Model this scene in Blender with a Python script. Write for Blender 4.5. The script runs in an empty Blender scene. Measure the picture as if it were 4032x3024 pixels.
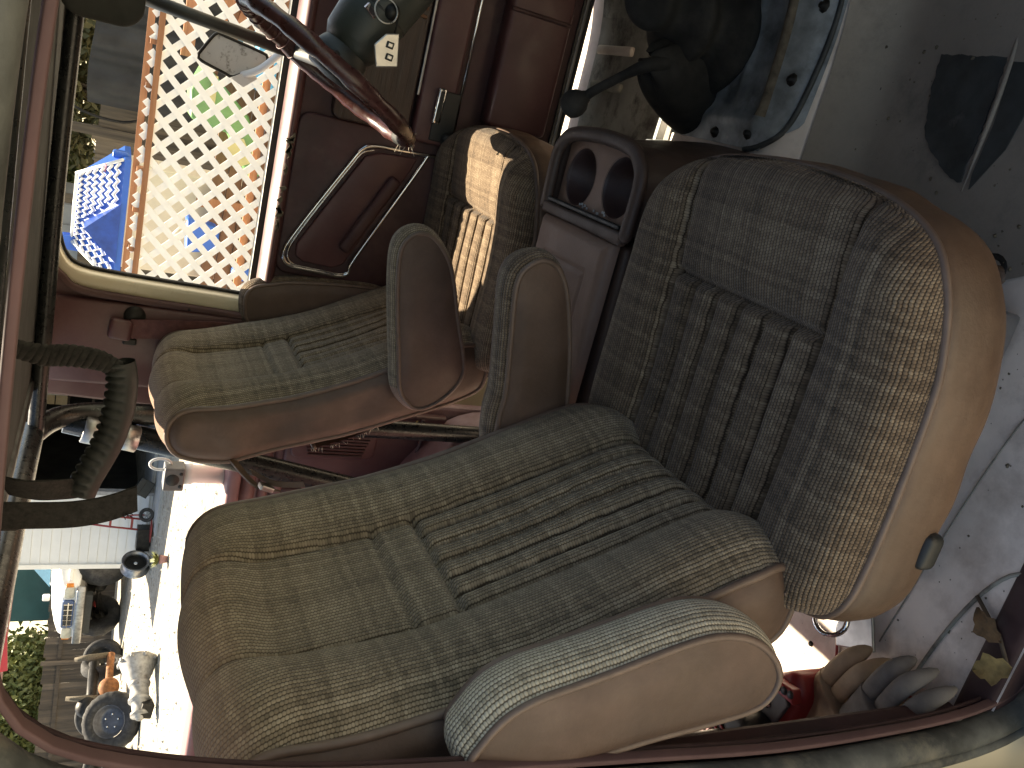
import bpy, bmesh, math, random
import numpy as np
from mathutils import Vector, Matrix
random.seed(7); RNG = np.random.default_rng(7)
S = bpy.context.scene
C = bpy.data.collections.new("place"); S.collection.children.link(C)
R = math.radians; PI = math.pi

# ---------------------------------------------------------------- camera, sky, sun, exposure
cam = bpy.data.objects.new("camera", bpy.data.cameras.new("camera")); C.objects.link(cam)
yaw, pit, rol = R(19.63), R(26.94), R(5.47)
fw = Vector((-math.sin(yaw)*math.cos(pit), math.cos(yaw)*math.cos(pit), -math.sin(pit)))
rt = Vector((math.cos(yaw), math.sin(yaw), 0)); up = rt.cross(fw)
r2 = math.cos(rol)*rt + math.sin(rol)*up; u2 = -math.sin(rol)*rt + math.cos(rol)*up
# the photograph was taken with the phone on its side: the picture's left edge is world up
cx = -u2; cy = r2
m = Matrix(((cx.x, cy.x, -fw.x), (cx.y, cy.y, -fw.y), (cx.z, cy.z, -fw.z)))
cam.matrix_world = Matrix.Translation((0.344, -1.305, 1.082)) @ m.to_4x4()
cam.data.sensor_fit = 'HORIZONTAL'; cam.data.sensor_width = 36.0; cam.data.lens = 36.0*3287/4032
cam.data.clip_start = 0.02; cam.data.clip_end = 2000
S.camera = cam
SUN = Vector((-0.30, 1.0, 1.80)).normalized()
W = bpy.data.worlds.new("World"); S.world = W; W.use_nodes = True
wn = W.node_tree.nodes; sky = wn.new("ShaderNodeTexSky"); sky.sky_type = 'NISHITA'; sky.sun_disc = False
sky.sun_elevation = math.asin(SUN.z); sky.sun_rotation = math.atan2(SUN.x, SUN.y)
W.node_tree.links.new(sky.outputs[0], wn["Background"].inputs[0]); wn["Background"].inputs[1].default_value = 0.09
sl = bpy.data.lights.new("sun", 'SUN'); sl.energy = 5.0; sl.angle = R(0.5); sl.color = (1, .985, .96)
so = bpy.data.objects.new("sun", sl); C.objects.link(so); so.rotation_euler = SUN.to_track_quat('Z', 'Y').to_euler()
S.view_settings.view_transform = 'Standard'; S.view_settings.look = 'None'
S.view_settings.exposure = 1.85; S.view_settings.gamma = 1.0
S.view_settings.use_white_balance = True; S.view_settings.white_balance_temperature = 8900; S.view_settings.white_balance_tint = 9
S.render.engine = 'CYCLES'
S.cycles.max_bounces = 10; S.cycles.diffuse_bounces = 6

# ---------------------------------------------------------------- materials
MATS = {}
def N(nt, t, **kw):
    n = nt.nodes.new(t)
    for k, v in kw.items():
        if k in n.inputs.keys() if hasattr(n.inputs, 'keys') else False: n.inputs[k].default_value = v
        else: setattr(n, k, v)
    return n
def math_n(nt, op, a, b=None):
    n = nt.nodes.new("ShaderNodeMath"); n.operation = op
    for i, v in enumerate((a, b)):
        if v is None: continue
        if isinstance(v, (int, float)): n.inputs[i].default_value = v
        else: nt.links.new(v, n.inputs[i])
    return n.outputs[0]
def ramp(nt, fac, stops):
    n = nt.nodes.new("ShaderNodeValToRGB"); nt.links.new(fac, n.inputs[0])
    e = n.color_ramp.elements
    while len(e) < len(stops): e.new(0.5)
    for k, (p, c) in enumerate(stops):
        e[k].position = p; e[k].color = (*c, 1) if len(c) == 3 else c
    return n.outputs[0]
def mixc(nt, fac, a, b, mode='MIX'):
    n = nt.nodes.new("ShaderNodeMix"); n.data_type = 'RGBA'; n.blend_type = mode
    for i, v in ((0, fac), (6, a), (7, b)):
        if isinstance(v, (int, float)): n.inputs[i].default_value = v
        elif isinstance(v, tuple): n.inputs[i].default_value = (*v, 1)
        else: nt.links.new(v, n.inputs[i])
    return n.outputs[2]
def noise(nt, vec, scale, detail=5, rough=.6):
    n = nt.nodes.new("ShaderNodeTexNoise"); n.inputs['Scale'].default_value = scale
    n.inputs['Detail'].default_value = detail; n.inputs['Roughness'].default_value = rough
    if vec is not None: nt.links.new(vec, n.inputs['Vector'])
    return n.outputs[0]
def base(name):
    mt = bpy.data.materials.new(name); mt.use_nodes = True; nt = mt.node_tree
    return mt, nt, nt.nodes["Principled BSDF"]
def bump(nt, bs, h, strength=.5, dist=.002):
    b = nt.nodes.new("ShaderNodeBump"); b.inputs['Strength'].default_value = strength; b.inputs['Distance'].default_value = dist
    nt.links.new(h, b.inputs['Height']); nt.links.new(b.outputs[0], bs.inputs['Normal'])
def mat(name, col, rough=.6, metal=0., var=.18, scale=14., col2=None, stain=None, stain_scale=5., stain_amt=(.55, .7), bmp=.0, bscale=250., spec=.5, coat=0., obj=True):
    """plain surface with uneven colour, optional stains of another colour and a fine relief"""
    if name in MATS: return MATS[name]
    mt, nt, bs = base(name)
    tc = nt.nodes.new("ShaderNodeTexCoord"); v = tc.outputs['Object']
    n1 = noise(nt, v, scale)
    c2 = col2 or tuple(max(0, c*(1-2*var)) for c in col); c1 = tuple(min(1, c*(1+var)) for c in col)
    c = ramp(nt, n1, [(.3, c2), (.7, c1)])
    if stain:
        n2 = noise(nt, v, stain_scale, 7, .7)
        f = ramp(nt, n2, [(stain_amt[0], (0, 0, 0)), (stain_amt[1], (1, 1, 1))])
        c = mixc(nt, f, c, stain)
    nt.links.new(c, bs.inputs['Base Color'])
    n3 = noise(nt, v, scale*2.3)
    rr = ramp(nt, n3, [(.3, (max(.03, rough-.1),)*3), (.7, (min(1, rough+.1),)*3)])
    nt.links.new(rr, bs.inputs['Roughness'])
    bs.inputs['Metallic'].default_value = metal; bs.inputs['Specular IOR Level'].default_value = spec
    if coat: bs.inputs['Coat Weight'].default_value = coat; bs.inputs['Coat Roughness'].default_value = .1
    if bmp: bump(nt, bs, noise(nt, v, bscale, 3), bmp, .001)
    MATS[name] = mt; return mt
def fabric(name, dark, mid, light, p=.0050, q=.0038, plaid=1., dust=None):
    """woven tweed: raised rows of stitches, each stitch its own tone, with plaid bands; UV is in metres"""
    mt, nt, bs = base(name)
    uv = nt.nodes.new("ShaderNodeUVMap"); sx = nt.nodes.new("ShaderNodeSeparateXYZ"); nt.links.new(uv.outputs[0], sx.inputs[0])
    wob = math_n(nt, 'MULTIPLY', math_n(nt, 'SUBTRACT', noise(nt, uv.outputs[0], 25, 2), .5), .004)
    U = math_n(nt, 'ADD', sx.outputs[0], wob); V = math_n(nt, 'ADD', sx.outputs[1], wob)
    ru = math_n(nt, 'DIVIDE', U, p); row = math_n(nt, 'FLOOR', ru)
    wn_ = nt.nodes.new("ShaderNodeTexWhiteNoise"); wn_.noise_dimensions = '1D'; nt.links.new(row, wn_.inputs['W'])
    rv = math_n(nt, 'ADD', math_n(nt, 'DIVIDE', V, q), math_n(nt, 'MULTIPLY', row, .5)); colm = math_n(nt, 'FLOOR', rv)
    cv = nt.nodes.new("ShaderNodeCombineXYZ"); nt.links.new(row, cv.inputs[0]); nt.links.new(colm, cv.inputs[1])
    cell = nt.nodes.new("ShaderNodeTexWhiteNoise"); cell.noise_dimensions = '2D'; nt.links.new(cv.outputs[0], cell.inputs['Vector'])
    hu = math_n(nt, 'ABSOLUTE', math_n(nt, 'SINE', math_n(nt, 'MULTIPLY', ru, PI)))
    hv = math_n(nt, 'ABSOLUTE', math_n(nt, 'SINE', math_n(nt, 'MULTIPLY', rv, PI)))
    h = math_n(nt, 'MULTIPLY', math_n(nt, 'POWER', hu, .7), math_n(nt, 'ADD', math_n(nt, 'MULTIPLY', hv, .6), .4))
    # plaid: rows and bands of stitches in slightly different yarn
    band = nt.nodes.new("ShaderNodeTexWhiteNoise"); band.noise_dimensions = '1D'; nt.links.new(math_n(nt, 'FLOOR', math_n(nt, 'DIVIDE', V, q*2.)), band.inputs['W'])
    bandu = nt.nodes.new("ShaderNodeTexWhiteNoise"); bandu.noise_dimensions = '1D'; nt.links.new(math_n(nt, 'FLOOR', math_n(nt, 'DIVIDE', row, 3.)), bandu.inputs['W'])
    pl = math_n(nt, 'MULTIPLY', math_n(nt, 'ADD', math_n(nt, 'ADD', math_n(nt, 'SUBTRACT', wn_.outputs[0], .5), math_n(nt, 'SUBTRACT', bandu.outputs[0], .5)), math_n(nt, 'MULTIPLY', math_n(nt, 'SUBTRACT', band.outputs[0], .5), 1.3)), .155*plaid)
    t = math_n(nt, 'ADD', math_n(nt, 'ADD', math_n(nt, 'MULTIPLY', cell.outputs[0], .20), .42), pl)
    c = ramp(nt, t, [(.12, dark), (.5, mid), (.88, light)])
    gap = ramp(nt, h, [(.22, (.13, .11, .09)), (.6, (1, 1, 1))])
    c = mixc(nt, 1., c, gap, 'MULTIPLY')
    wear = noise(nt, uv.outputs[0], 9, 5)
    c = mixc(nt, math_n(nt, 'MULTIPLY', wear, .35), c, tuple(x*.55 for x in mid))
    if dust:
        d = ramp(nt, math_n(nt, 'ADD', sx.outputs[1], math_n(nt, 'MULTIPLY', wear, .06)), [(.70, (0, 0, 0)), (.76, (.6, .6, .6))])
        c = mixc(nt, d, c, dust)
    nt.links.new(c, bs.inputs['Base Color']); bs.inputs['Roughness'].default_value = .95; bs.inputs['Specular IOR Level'].default_value = .15
    bs.inputs['Sheen Weight'].default_value = .15
    bump(nt, bs, h, .9, .0016)
    MATS[name] = mt; return mt
def wood(name, c1, c2, scale=1., axis='X', rough=.8):
    if name in MATS: return MATS[name]
    mt, nt, bs = base(name); tc = nt.nodes.new("ShaderNodeTexCoord"); mp = nt.nodes.new("ShaderNodeMapping")
    nt.links.new(tc.outputs['Object'], mp.inputs[0]); s = {'X': (1, 18, 18), 'Y': (18, 1, 18), 'Z': (18, 18, 1)}[axis]
    mp.inputs['Scale'].default_value = tuple(scale*k for k in s)
    n1 = noise(nt, mp.outputs[0], 1.6, 8, .65); c = ramp(nt, n1, [(.3, c1), (.7, c2)])
    oi = nt.nodes.new("ShaderNodeObjectInfo"); hsv = nt.nodes.new("ShaderNodeHueSaturation")
    nt.links.new(math_n(nt, 'ADD', math_n(nt, 'MULTIPLY', oi.outputs['Random'], .7), .65), hsv.inputs['Value']); nt.links.new(c, hsv.inputs['Color'])
    nt.links.new(hsv.outputs[0], bs.inputs['Base Color']); bs.inputs['Roughness'].default_value = rough
    bump(nt, bs, n1, .4, .004); MATS[name] = mt; return mt

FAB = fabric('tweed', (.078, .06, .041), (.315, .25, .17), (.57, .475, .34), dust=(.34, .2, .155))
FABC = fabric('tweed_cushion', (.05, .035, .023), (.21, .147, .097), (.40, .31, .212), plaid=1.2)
FABP = fabric('tweed_skylit', (.13, .105, .07), (.55, .48, .36), (.76, .69, .54), plaid=.8)  # paler tweed copy: sky light on the near armrest put into its colour
VIN = mat('tan_vinyl', (.122, .076, .056), .6, var=.2, scale=9, bmp=.5, bscale=190, stain=(.085, .05, .032), stain_amt=(.5, .75), stain_scale=7)
VIND = mat('tan_vinyl_shiny', (.138, .084, .054), .5, var=.2, scale=8, stain=(.09, .05, .03), stain_amt=(.52, .75), stain_scale=10, bmp=.5, bscale=170)
PIPE = mat('piping_vinyl', (.155, .105, .08), .5, var=.1, scale=40)
MAR = mat('maroon_vinyl', (.070, .027, .028), .55, var=.25, scale=6, stain=(.10, .055, .05), stain_amt=(.52, .75), bmp=.3, bscale=500)
MARP = mat('maroon_paint', (.10, .038, .039), .45, var=.12, scale=7, stain=(.14, .075, .07), stain_amt=(.5, .8))
PINK = mat('faded_maroon_paint', (.28, .14, .135), .5, var=.14, scale=6, stain=(.50, .36, .35), stain_amt=(.5, .75), stain_scale=3)
PNKT = mat('dusty_maroon_trim', (.105, .055, .052), .8, var=.12, scale=12)
CREAM = mat('cream_paint', (.62, .55, .40), .35, var=.05, scale=5, stain=(.45, .38, .26), stain_amt=(.62, .75), coat=.3)
SEAL = mat('weathered_rubber', (.10, .105, .095), .8, var=.3, scale=18, stain=(.24, .21, .15), stain_amt=(.5, .75), stain_scale=9, bmp=.5, bscale=120)
BLK = mat('black_plastic', (.018, .02, .019), .5, var=.2)
RUB = mat('black_rubber', (.012, .012, .011), .85, var=.3, scale=20, stain=(.05, .045, .04), stain_amt=(.5, .8))
HEAD = mat('dark_headliner', (.022, .024, .022), .9, var=.3, scale=10)
BAR = mat('black_bar_paint', (.014, .016, .016), .3, var=.3, scale=30, stain=(.05, .046, .042), stain_amt=(.70, .76), stain_scale=10)
CHR = mat('chrome', (.72, .72, .72), .12, 1., var=.08, scale=30)
STEEL = mat('bare_steel', (.42, .42, .42), .4, 1., var=.2)
GALV = mat('galvanized_plate', (.25, .275, .28), .5, .25, var=.35, scale=16, stain=(.30, .34, .36), stain_amt=(.5, .7), stain_scale=22)
RUST = mat('rusted_ridge', (.17, .14, .10), .8, .2, var=.3, scale=60)
FLR = mat('worn_floor_paint', (.74, .65, .58), .7, var=.16, scale=5, stain=(.40, .32, .27), stain_amt=(.48, .74), stain_scale=9, bmp=.2, bscale=60)
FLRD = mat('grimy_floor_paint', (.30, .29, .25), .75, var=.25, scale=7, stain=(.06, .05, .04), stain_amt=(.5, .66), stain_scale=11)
TAR = mat('tar_pad', (.035, .042, .043), .6, var=.3, scale=20, stain=(.1, .1, .095), stain_amt=(.6, .75), stain_scale=14)
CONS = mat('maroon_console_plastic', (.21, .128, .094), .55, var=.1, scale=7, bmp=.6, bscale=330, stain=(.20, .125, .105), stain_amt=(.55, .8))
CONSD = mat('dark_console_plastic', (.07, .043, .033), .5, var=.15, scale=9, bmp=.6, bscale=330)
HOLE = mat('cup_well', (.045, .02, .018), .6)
WOODT = wood('dark_wood_trim', (.018, .008, .006), (.05, .025, .018), 3, 'X', .35)
WEB = mat('black_webbing', (.022, .021, .019), .9, var=.3, scale=90, bmp=.9, bscale=260)
MWEB = mat('maroon_webbing', (.12, .045, .042), .8, var=.15, scale=60, bmp=.5, bscale=300)
WHITE = mat('white_paint', (.78, .78, .76), .4, var=.04, scale=3)
SIDING = mat('white_siding', (.70, .72, .73), .6, var=.05, scale=1.5)
LAT = mat('white_lattice', (.80, .79, .76), .6, var=.04)
CEDAR = wood('orange_cedar', (.26, .105, .05), (.42, .20, .10), 1.2, 'X')
BROWNW = wood('brown_wood', (.16, .075, .04), (.30, .16, .09), .8, 'X')
OLDW = wood('grey_old_wood', (.05, .042, .033), (.18, .145, .10), .8, 'Z')
DRKW = wood('dark_fence_wood', (.035, .032, .03), (.13, .10, .075), .6, 'Z')
TANW = wood('tan_fence_wood', (.10, .06, .03), (.28, .19, .11), .6, 'Z')
TARP = mat('black_tarp', (.012, .015, .017), .55, var=.4, scale=3, bmp=.6, bscale=6)
BLUE = mat('blue_plastic', (.015, .12, .50), .4, var=.08, scale=4)
LBLUE = mat('light_blue_plastic', (.06, .36, .62), .4, var=.08)
GREEN = mat('green_plastic', (.12, .28, .10), .4, var=.08)
YELLOW = mat('yellow_plastic', (.45, .42, .2), .4, var=.08)
CREAMP = mat('cream_plastic', (.72, .63, .47), .5, var=.04)
REDM = mat('red_paint', (.30, .03, .03), .4, var=.1)
REDT = mat('red_tape', (.62, .03, .05), .4, var=.1)
ORT = mat('orange_tape', (.72, .12, .03), .4, var=.1)
WHT = mat('white_tape', (.8, .8, .8), .4, var=.04)
SHEDM = mat('grey_shed_metal', (.25, .27, .28), .5, .1, var=.08, scale=2)
TEAL = mat('teal_wall', (.02, .085, .082), .7, var=.15, scale=1)
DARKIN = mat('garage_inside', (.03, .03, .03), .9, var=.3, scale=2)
CLUT = mat('garage_clutter', (.10, .075, .06), .7, var=.4, scale=3)
CARD = mat('cardboard', (.45, .36, .25), .8, var=.08)
CONC = mat('concrete', (.38, .38, .37), .85, var=.1, scale=2)
TIRE = mat('tire_rubber', (.025, .025, .026), .8, var=.3, scale=12, stain=(.09, .085, .08), stain_amt=(.5, .8))
RUSTO = mat('orange_rust', (.28, .11, .04), .8, .1, var=.3, scale=15)
ALU = mat('cast_aluminium', (.40, .39, .37), .6, .35, var=.25, scale=10, stain=(.12, .09, .07), stain_amt=(.55, .7))
GLASS = mat('sky_glass', (.05, .16, .22), .06, 0, var=.1, spec=1.)
LENS = mat('headlight_lens', (.55, .52, .42), .12, 0, var=.1, spec=.9)
GRIL = mat('blue_grille', (.07, .12, .25), .3, .3, var=.1)
GLOVE = mat('tan_leather', (.36, .26, .17), .75, var=.15, scale=25, bmp=.5, bscale=160)
GLOVG = mat('grey_leather', (.17, .155, .14), .8, var=.2, scale=25, bmp=.5, bscale=160)
LEAFD = mat('dry_leaf', (.30, .21, .08), .8, var=.25, scale=60)
FOAM = mat('torn_foam', (.62, .55, .46), .9, var=.1)
SILV = mat('silver_tag', (.62, .60, .55), .3, .7, var=.06)
SCREW = mat('dark_bolt', (.03, .028, .025), .5, .6, var=.3)
BARK = mat('bark', (.09, .065, .045), .9, var=.3, scale=14, bmp=.8, bscale=30)
STONE = mat('pale_stone', (.45, .42, .36), .9, var=.2, scale=3)
def leafmat(name, a, b):
    mt, nt, bs = base(name); oi = nt.nodes.new("ShaderNodeTexCoord"); n1 = noise(nt, oi.outputs['Object'], 1.7, 3)
    nt.links.new(ramp(nt, n1, [(.3, a), (.7, b)]), bs.inputs['Base Color']); bs.inputs['Roughness'].default_value = .6
    try: bs.inputs['Transmission Weight'].default_value = 0; bs.inputs['Subsurface Weight'].default_value = 0
    except Exception: pass
    MATS[name] = mt; return mt
LEAF = leafmat('green_leaves', (.10, .13, .035), (.28, .28, .10)); LEAFO = leafmat('olive_leaves', (.08, .08, .03), (.20, .17, .07))

# ---------------------------------------------------------------- builders
def tag(o, label, cat, group=None, kind=None):
    if label: o["label"] = label
    if cat: o["category"] = cat
    if group: o["group"] = group
    if kind: o["kind"] = kind
    return o
def thing(name, label, cat, loc=(0, 0, 0), rotz=0., group=None):
    o = bpy.data.objects.new(name, None); C.objects.link(o); o.location = loc; o.rotation_euler = (0, 0, rotz)
    o.empty_display_size = .05
    return tag(o, label, cat, group)
def mesh(name, V, F, mt, parent=None, smooth=True, uv=None, off=(0, 0, 0)):
    me = bpy.data.meshes.new(name)
    V = [(v[0]-off[0], v[1]-off[1], v[2]-off[2]) for v in V]
    me.from_pydata(V, [], F)
    if uv is not None:
        l = me.uv_layers.new(name='UVMap'); idx = np.empty(len(me.loops), dtype=np.int32); me.loops.foreach_get('vertex_index', idx)
        l.data.foreach_set('uv', np.asarray(uv, dtype=np.float32)[idx].ravel())
    me.polygons.foreach_set('use_smooth', [smooth]*len(me.polygons))
    me.materials.append(mt); me.update()
    bm = bmesh.new(); bm.from_mesh(me); bmesh.ops.recalc_face_normals(bm, faces=bm.faces); bm.to_mesh(me); bm.free()
    o = bpy.data.objects.new(name, me); C.objects.link(o)
    if parent is not None: o.parent = parent
    return o
def OFF(p):
    "world offset of a thing's root, for parts given in world coordinates"
    while p is not None and p.parent is not None: p = p.parent
    return tuple(p.location) if p is not None else (0, 0, 0)
def grid(name, fn, nu, nv, mt, parent=None, uvfn=None, closed=False, smooth=True, w=False):
    V, UV, F = [], [], []
    for i in range(nu+1):
        for j in range(nv+1 if not closed else nv):
            a, b = i/nu, j/nv; V.append(fn(a, b)); UV.append(uvfn(a, b) if uvfn else (a, b))
    n = nv if closed else nv+1
    for i in range(nu):
        for j in range(nv):
            F.append((i*n+j, i*n+(j+1) % n, (i+1)*n+(j+1) % n, (i+1)*n+j))
    return mesh(name, V, F, mt, parent, smooth, UV, OFF(parent) if w else (0, 0, 0))
def spline(P, n, closed=False):
    P = [np.array(p, float) for p in P]; m_ = len(P); out = []
    segs = m_ if closed else m_-1
    for k in range(n + (0 if closed else 1)):
        t = k/n*segs; i = min(int(t), segs-1); f = t-i
        g = (lambda a: P[a % m_]) if closed else (lambda a: P[min(max(a, 0), m_-1)])
        p0, p1, p2, p3 = g(i-1), g(i), g(i+1), g(i+2)
        out.append(.5*((2*p1)+(-p0+p2)*f+(2*p0-5*p1+4*p2-p3)*f*f+(-p0+3*p1-3*p2+p3)*f**3))
    return out
def resample(P, n, closed=False):
    P = np.array(P, float); Q = np.vstack([P, P[:1]]) if closed else P
    d = np.concatenate([[0], np.cumsum(np.linalg.norm(np.diff(Q, axis=0), axis=1))])
    t = np.linspace(0, d[-1], n+1)[:n if closed else n+1]
    return np.array([[np.interp(x, d, Q[:, k]) for k in range(Q.shape[1])] for x in t]), d[-1]
def tube_vf(P, r, sides=10, closed=False, flat=None, cap=True):
    P = [np.array(p, float) for p in P]; n = len(P); V, F = [], []
    ref = None
    for i in range(n):
        a = P[(i-1) % n] if (closed or i > 0) else P[0]; b = P[(i+1) % n] if (closed or i < n-1) else P[-1]
        t = b-a; t /= np.linalg.norm(t)+1e-12
        if ref is None:
            ref = np.array([0, 0, 1.]) if abs(t[2]) < .9 else np.array([1., 0, 0])
        s = np.cross(t, ref); s /= np.linalg.norm(s)+1e-12; u = np.cross(s, t); ref = u
        ri = r[i] if hasattr(r, '__len__') else r
        for k in range(sides):
            an = 2*PI*k/sides; V.append(tuple(P[i]+ri*(math.cos(an)*s*(flat[0] if flat else 1)+math.sin(an)*u*(flat[1] if flat else 1))))
    for i in range(n if closed else n-1):
        for k in range(sides):
            F.append((i*sides+k, i*sides+(k+1) % sides, ((i+1) % n)*sides+(k+1) % sides, ((i+1) % n)*sides+k))
    if cap and not closed:
        F.append(tuple(range(sides))); F.append(tuple((n-1)*sides+k for k in range(sides)))
    return V, F
def tube(name, P, r, mt, parent=None, sides=10, closed=False, flat=None, n=None, w=True):
    if n: P = spline(P, n, closed)
    if n and hasattr(r, '__len__'): r = [np.interp(i/(len(P)-1)*(len(r)-1), range(len(r)), r) for i in range(len(P))]
    V, F = tube_vf(P, r, sides, closed, flat)
    return mesh(name, V, F, mt, parent, True, None, OFF(parent) if w else (0, 0, 0))
def box_vf(c, s, rot=None):
    V = [Vector((sx*s[0]/2, sy*s[1]/2, sz*s[2]/2)) for sx in (-1, 1) for sy in (-1, 1) for sz in (-1, 1)]
    if rot is not None: V = [rot @ v for v in V]
    V = [tuple(v+Vector(c)) for v in V]
    F = [(0, 1, 3, 2), (4, 6, 7, 5), (0, 4, 5, 1), (2, 3, 7, 6), (0, 2, 6, 4), (1, 5, 7, 3)]
    return V, F
def bevelled(o, wd, seg=2):
    bm = bmesh.new(); bm.from_mesh(o.data)
    bmesh.ops.bevel(bm, geom=[e for e in bm.edges if e.calc_face_angle(0) > .5], offset=wd, segments=seg, profile=.5, affect='EDGES', clamp_overlap=True)
    bmesh.ops.recalc_face_normals(bm, faces=bm.faces)
    bm.to_mesh(o.data); bm.free()
    o.data.polygons.foreach_set('use_smooth', [seg > 2]*len(o.data.polygons)); return o
def box(name, c, s, mt, parent=None, rot=None, bev=0., seg=2, w=True):
    if rot is not None and not isinstance(rot, Matrix): rot = (Matrix.Rotation(rot[2], 3, 'Z') @ Matrix.Rotation(rot[1], 3, 'Y') @ Matrix.Rotation(rot[0], 3, 'X'))
    V, F = box_vf(c, s, rot); o = mesh(name, V, F, mt, parent, False, None, OFF(parent) if w else (0, 0, 0))
    if bev: bevelled(o, bev, seg)
    return o
def prism(name, pts, ax, a, b, mt, parent=None, bev=0., seg=2, w=True):
    "polygon pts in the plane normal to axis ax, extruded from a to b"
    def P(p, t): return {'X': (t, p[0], p[1]), 'Y': (p[0], t, p[1]), 'Z': (p[0], p[1], t)}[ax]
    n = len(pts); V = [P(p, a) for p in pts]+[P(p, b) for p in pts]
    F = [tuple(range(n)), tuple(range(2*n-1, n-1, -1))]+[(i, (i+1) % n, n+(i+1) % n, n+i) for i in range(n)]
    o = mesh(name, V, F, mt, parent, False, None, OFF(parent) if w else (0, 0, 0))
    if bev: bevelled(o, bev, seg)
    return o
def lathe(name, prof, c, axis, mt, parent=None, seg=28, w=True, lug=None):
    "profile of (radius, along) about an axis through c"
    ax = Vector(axis).normalized(); s = ax.orthogonal().normalized(); t = ax.cross(s); c = Vector(c)
    V, F = [], []; n = len(prof)
    for k in range(seg):
        an = 2*PI*k/seg; d = math.cos(an)*s+math.sin(an)*t
        for q, (r, h) in enumerate(prof):
            rr = r*(1+(lug[1]*((k//2) % 2) if lug and q in lug[0] else 0))
            V.append(tuple(c+ax*h+d*rr))
    for k in range(seg):
        for q in range(n-1): F.append((k*n+q, ((k+1) % seg)*n+q, ((k+1) % seg)*n+q+1, k*n+q+1))
    return mesh(name, V, F, mt, parent, True, None, OFF(parent) if w else (0, 0, 0))
def sstep(a, b, x):
    t = min(1, max(0, (x-a)/(b-a))); return t*t*(3-2*t)
def rrect(x0, x1, y0, y1, r, k=5):
    P = []
    for cx_, cy_, a0 in ((x1-r, y1-r, 0), (x0+r, y1-r, 90), (x0+r, y0+r, 180), (x1-r, y0+r, 270)):
        for i in range(k+1):
            a = R(a0+90*i/k); P.append((cx_+r*math.cos(a), cy_+r*math.sin(a)))
    return P

# ---------------------------------------------------------------- ground
def gz(x, y): return -.65+.028*(-.6*x+.8*y)
gm, gnt, gbs = base('gravel_ground')
tc = gnt.nodes.new("ShaderNodeTexCoord"); v = tc.outputs['Object']
vor = gnt.nodes.new("ShaderNodeTexVoronoi"); gnt.links.new(v, vor.inputs['Vector']); vor.inputs['Scale'].default_value = 16
c_ = ramp(gnt, noise(gnt, v, 1.2, 8, .7), [(.3, (.28, .25, .20)), (.7, (.46, .43, .37))])
c_ = mixc(gnt, ramp(gnt, noise(gnt, v, 9, 6, .7), [(.54, (0, 0, 0)), (.62, (1, 1, 1))]), c_, (.17, .14, .10))
c_ = mixc(gnt, ramp(gnt, vor.outputs['Distance'], [(.0, (.4, .4, .4)), (.3, (0, 0, 0))]), c_, (.6, .57, .5))
gnt.links.new(c_, gbs.inputs['Base Color']); gbs.inputs['Roughness'].default_value = .95
bump(gnt, gbs, vor.outputs['Distance'], .8, .03)
def gfn(a, b):
    x = -150+300*a; y = -60+210*b; return (x, y, gz(x, y))
tag(grid('ground', gfn, 30, 30, gm), None, None, kind='structure')
V, F = [], []
for k in range(1600):
    x = random.uniform(-16, -3); y = random.uniform(4.5, 15)
    r = random.uniform(.015, .05); b0 = len(V); zz = gz(x, y)
    for q in range(5):
        a = q*2*PI/5+random.random(); V.append((x+r*math.cos(a)*random.uniform(.7, 1.2), y+r*math.sin(a), zz-.01))
    V.append((x+random.uniform(-.3, .3)*r, y, zz+r*random.uniform(.5, .9)))
    F += [(b0+q, b0+(q+1) % 5, b0+5) for q in range(5)]
tag(mesh('gravel_stones', V, F, STONE, smooth=False), 'loose pale stones strewn over the gravel yard', 'gravel', kind='stuff')
slab = prism('concrete_apron', [(-8.3, 13.5), (-8.0, 12.4), (-3.0, 12.1), (-3.0, 13.5)], 'Z', gz(-6, 13)-.1, gz(-6, 13)+.045, CONC); tag(slab, None, None, kind='structure')

# ---------------------------------------------------------------- the truck
truck = thing('truck', 'maroon and cream off-road truck whose cab interior fills the picture, passenger door open', 'truck', (0, 0, gz(0, 0)))
T = truck
def tz(x, y):  # floor height: transmission hump along the middle
    return .095*(1-sstep(.13, .27, abs(y))) * (1-.5*sstep(-.3, -.6, x)) + .02*math.exp(-((x-.72)/.1)**2)
fl = grid('floor_pan', lambda a, b: ((x := -.62+1.7*a), (y := -.80+1.6*b), tz(x, y)), 60, 60, FLR, T, w=True)
FLG = mat('grey_worn_floor', (.29, .25, .21), .75, var=.25, scale=5, stain=(.16, .14, .12), stain_amt=(.45, .7), stain_scale=10, bmp=.2, bscale=60)
grid('front_floor_panel', lambda a, b: ((x := .30+.70*a+.035*math.sin(9*b)), (y := -.79+.60*b), tz(x, y)+.0035), 30, 30, FLG, fl, w=True)
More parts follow.
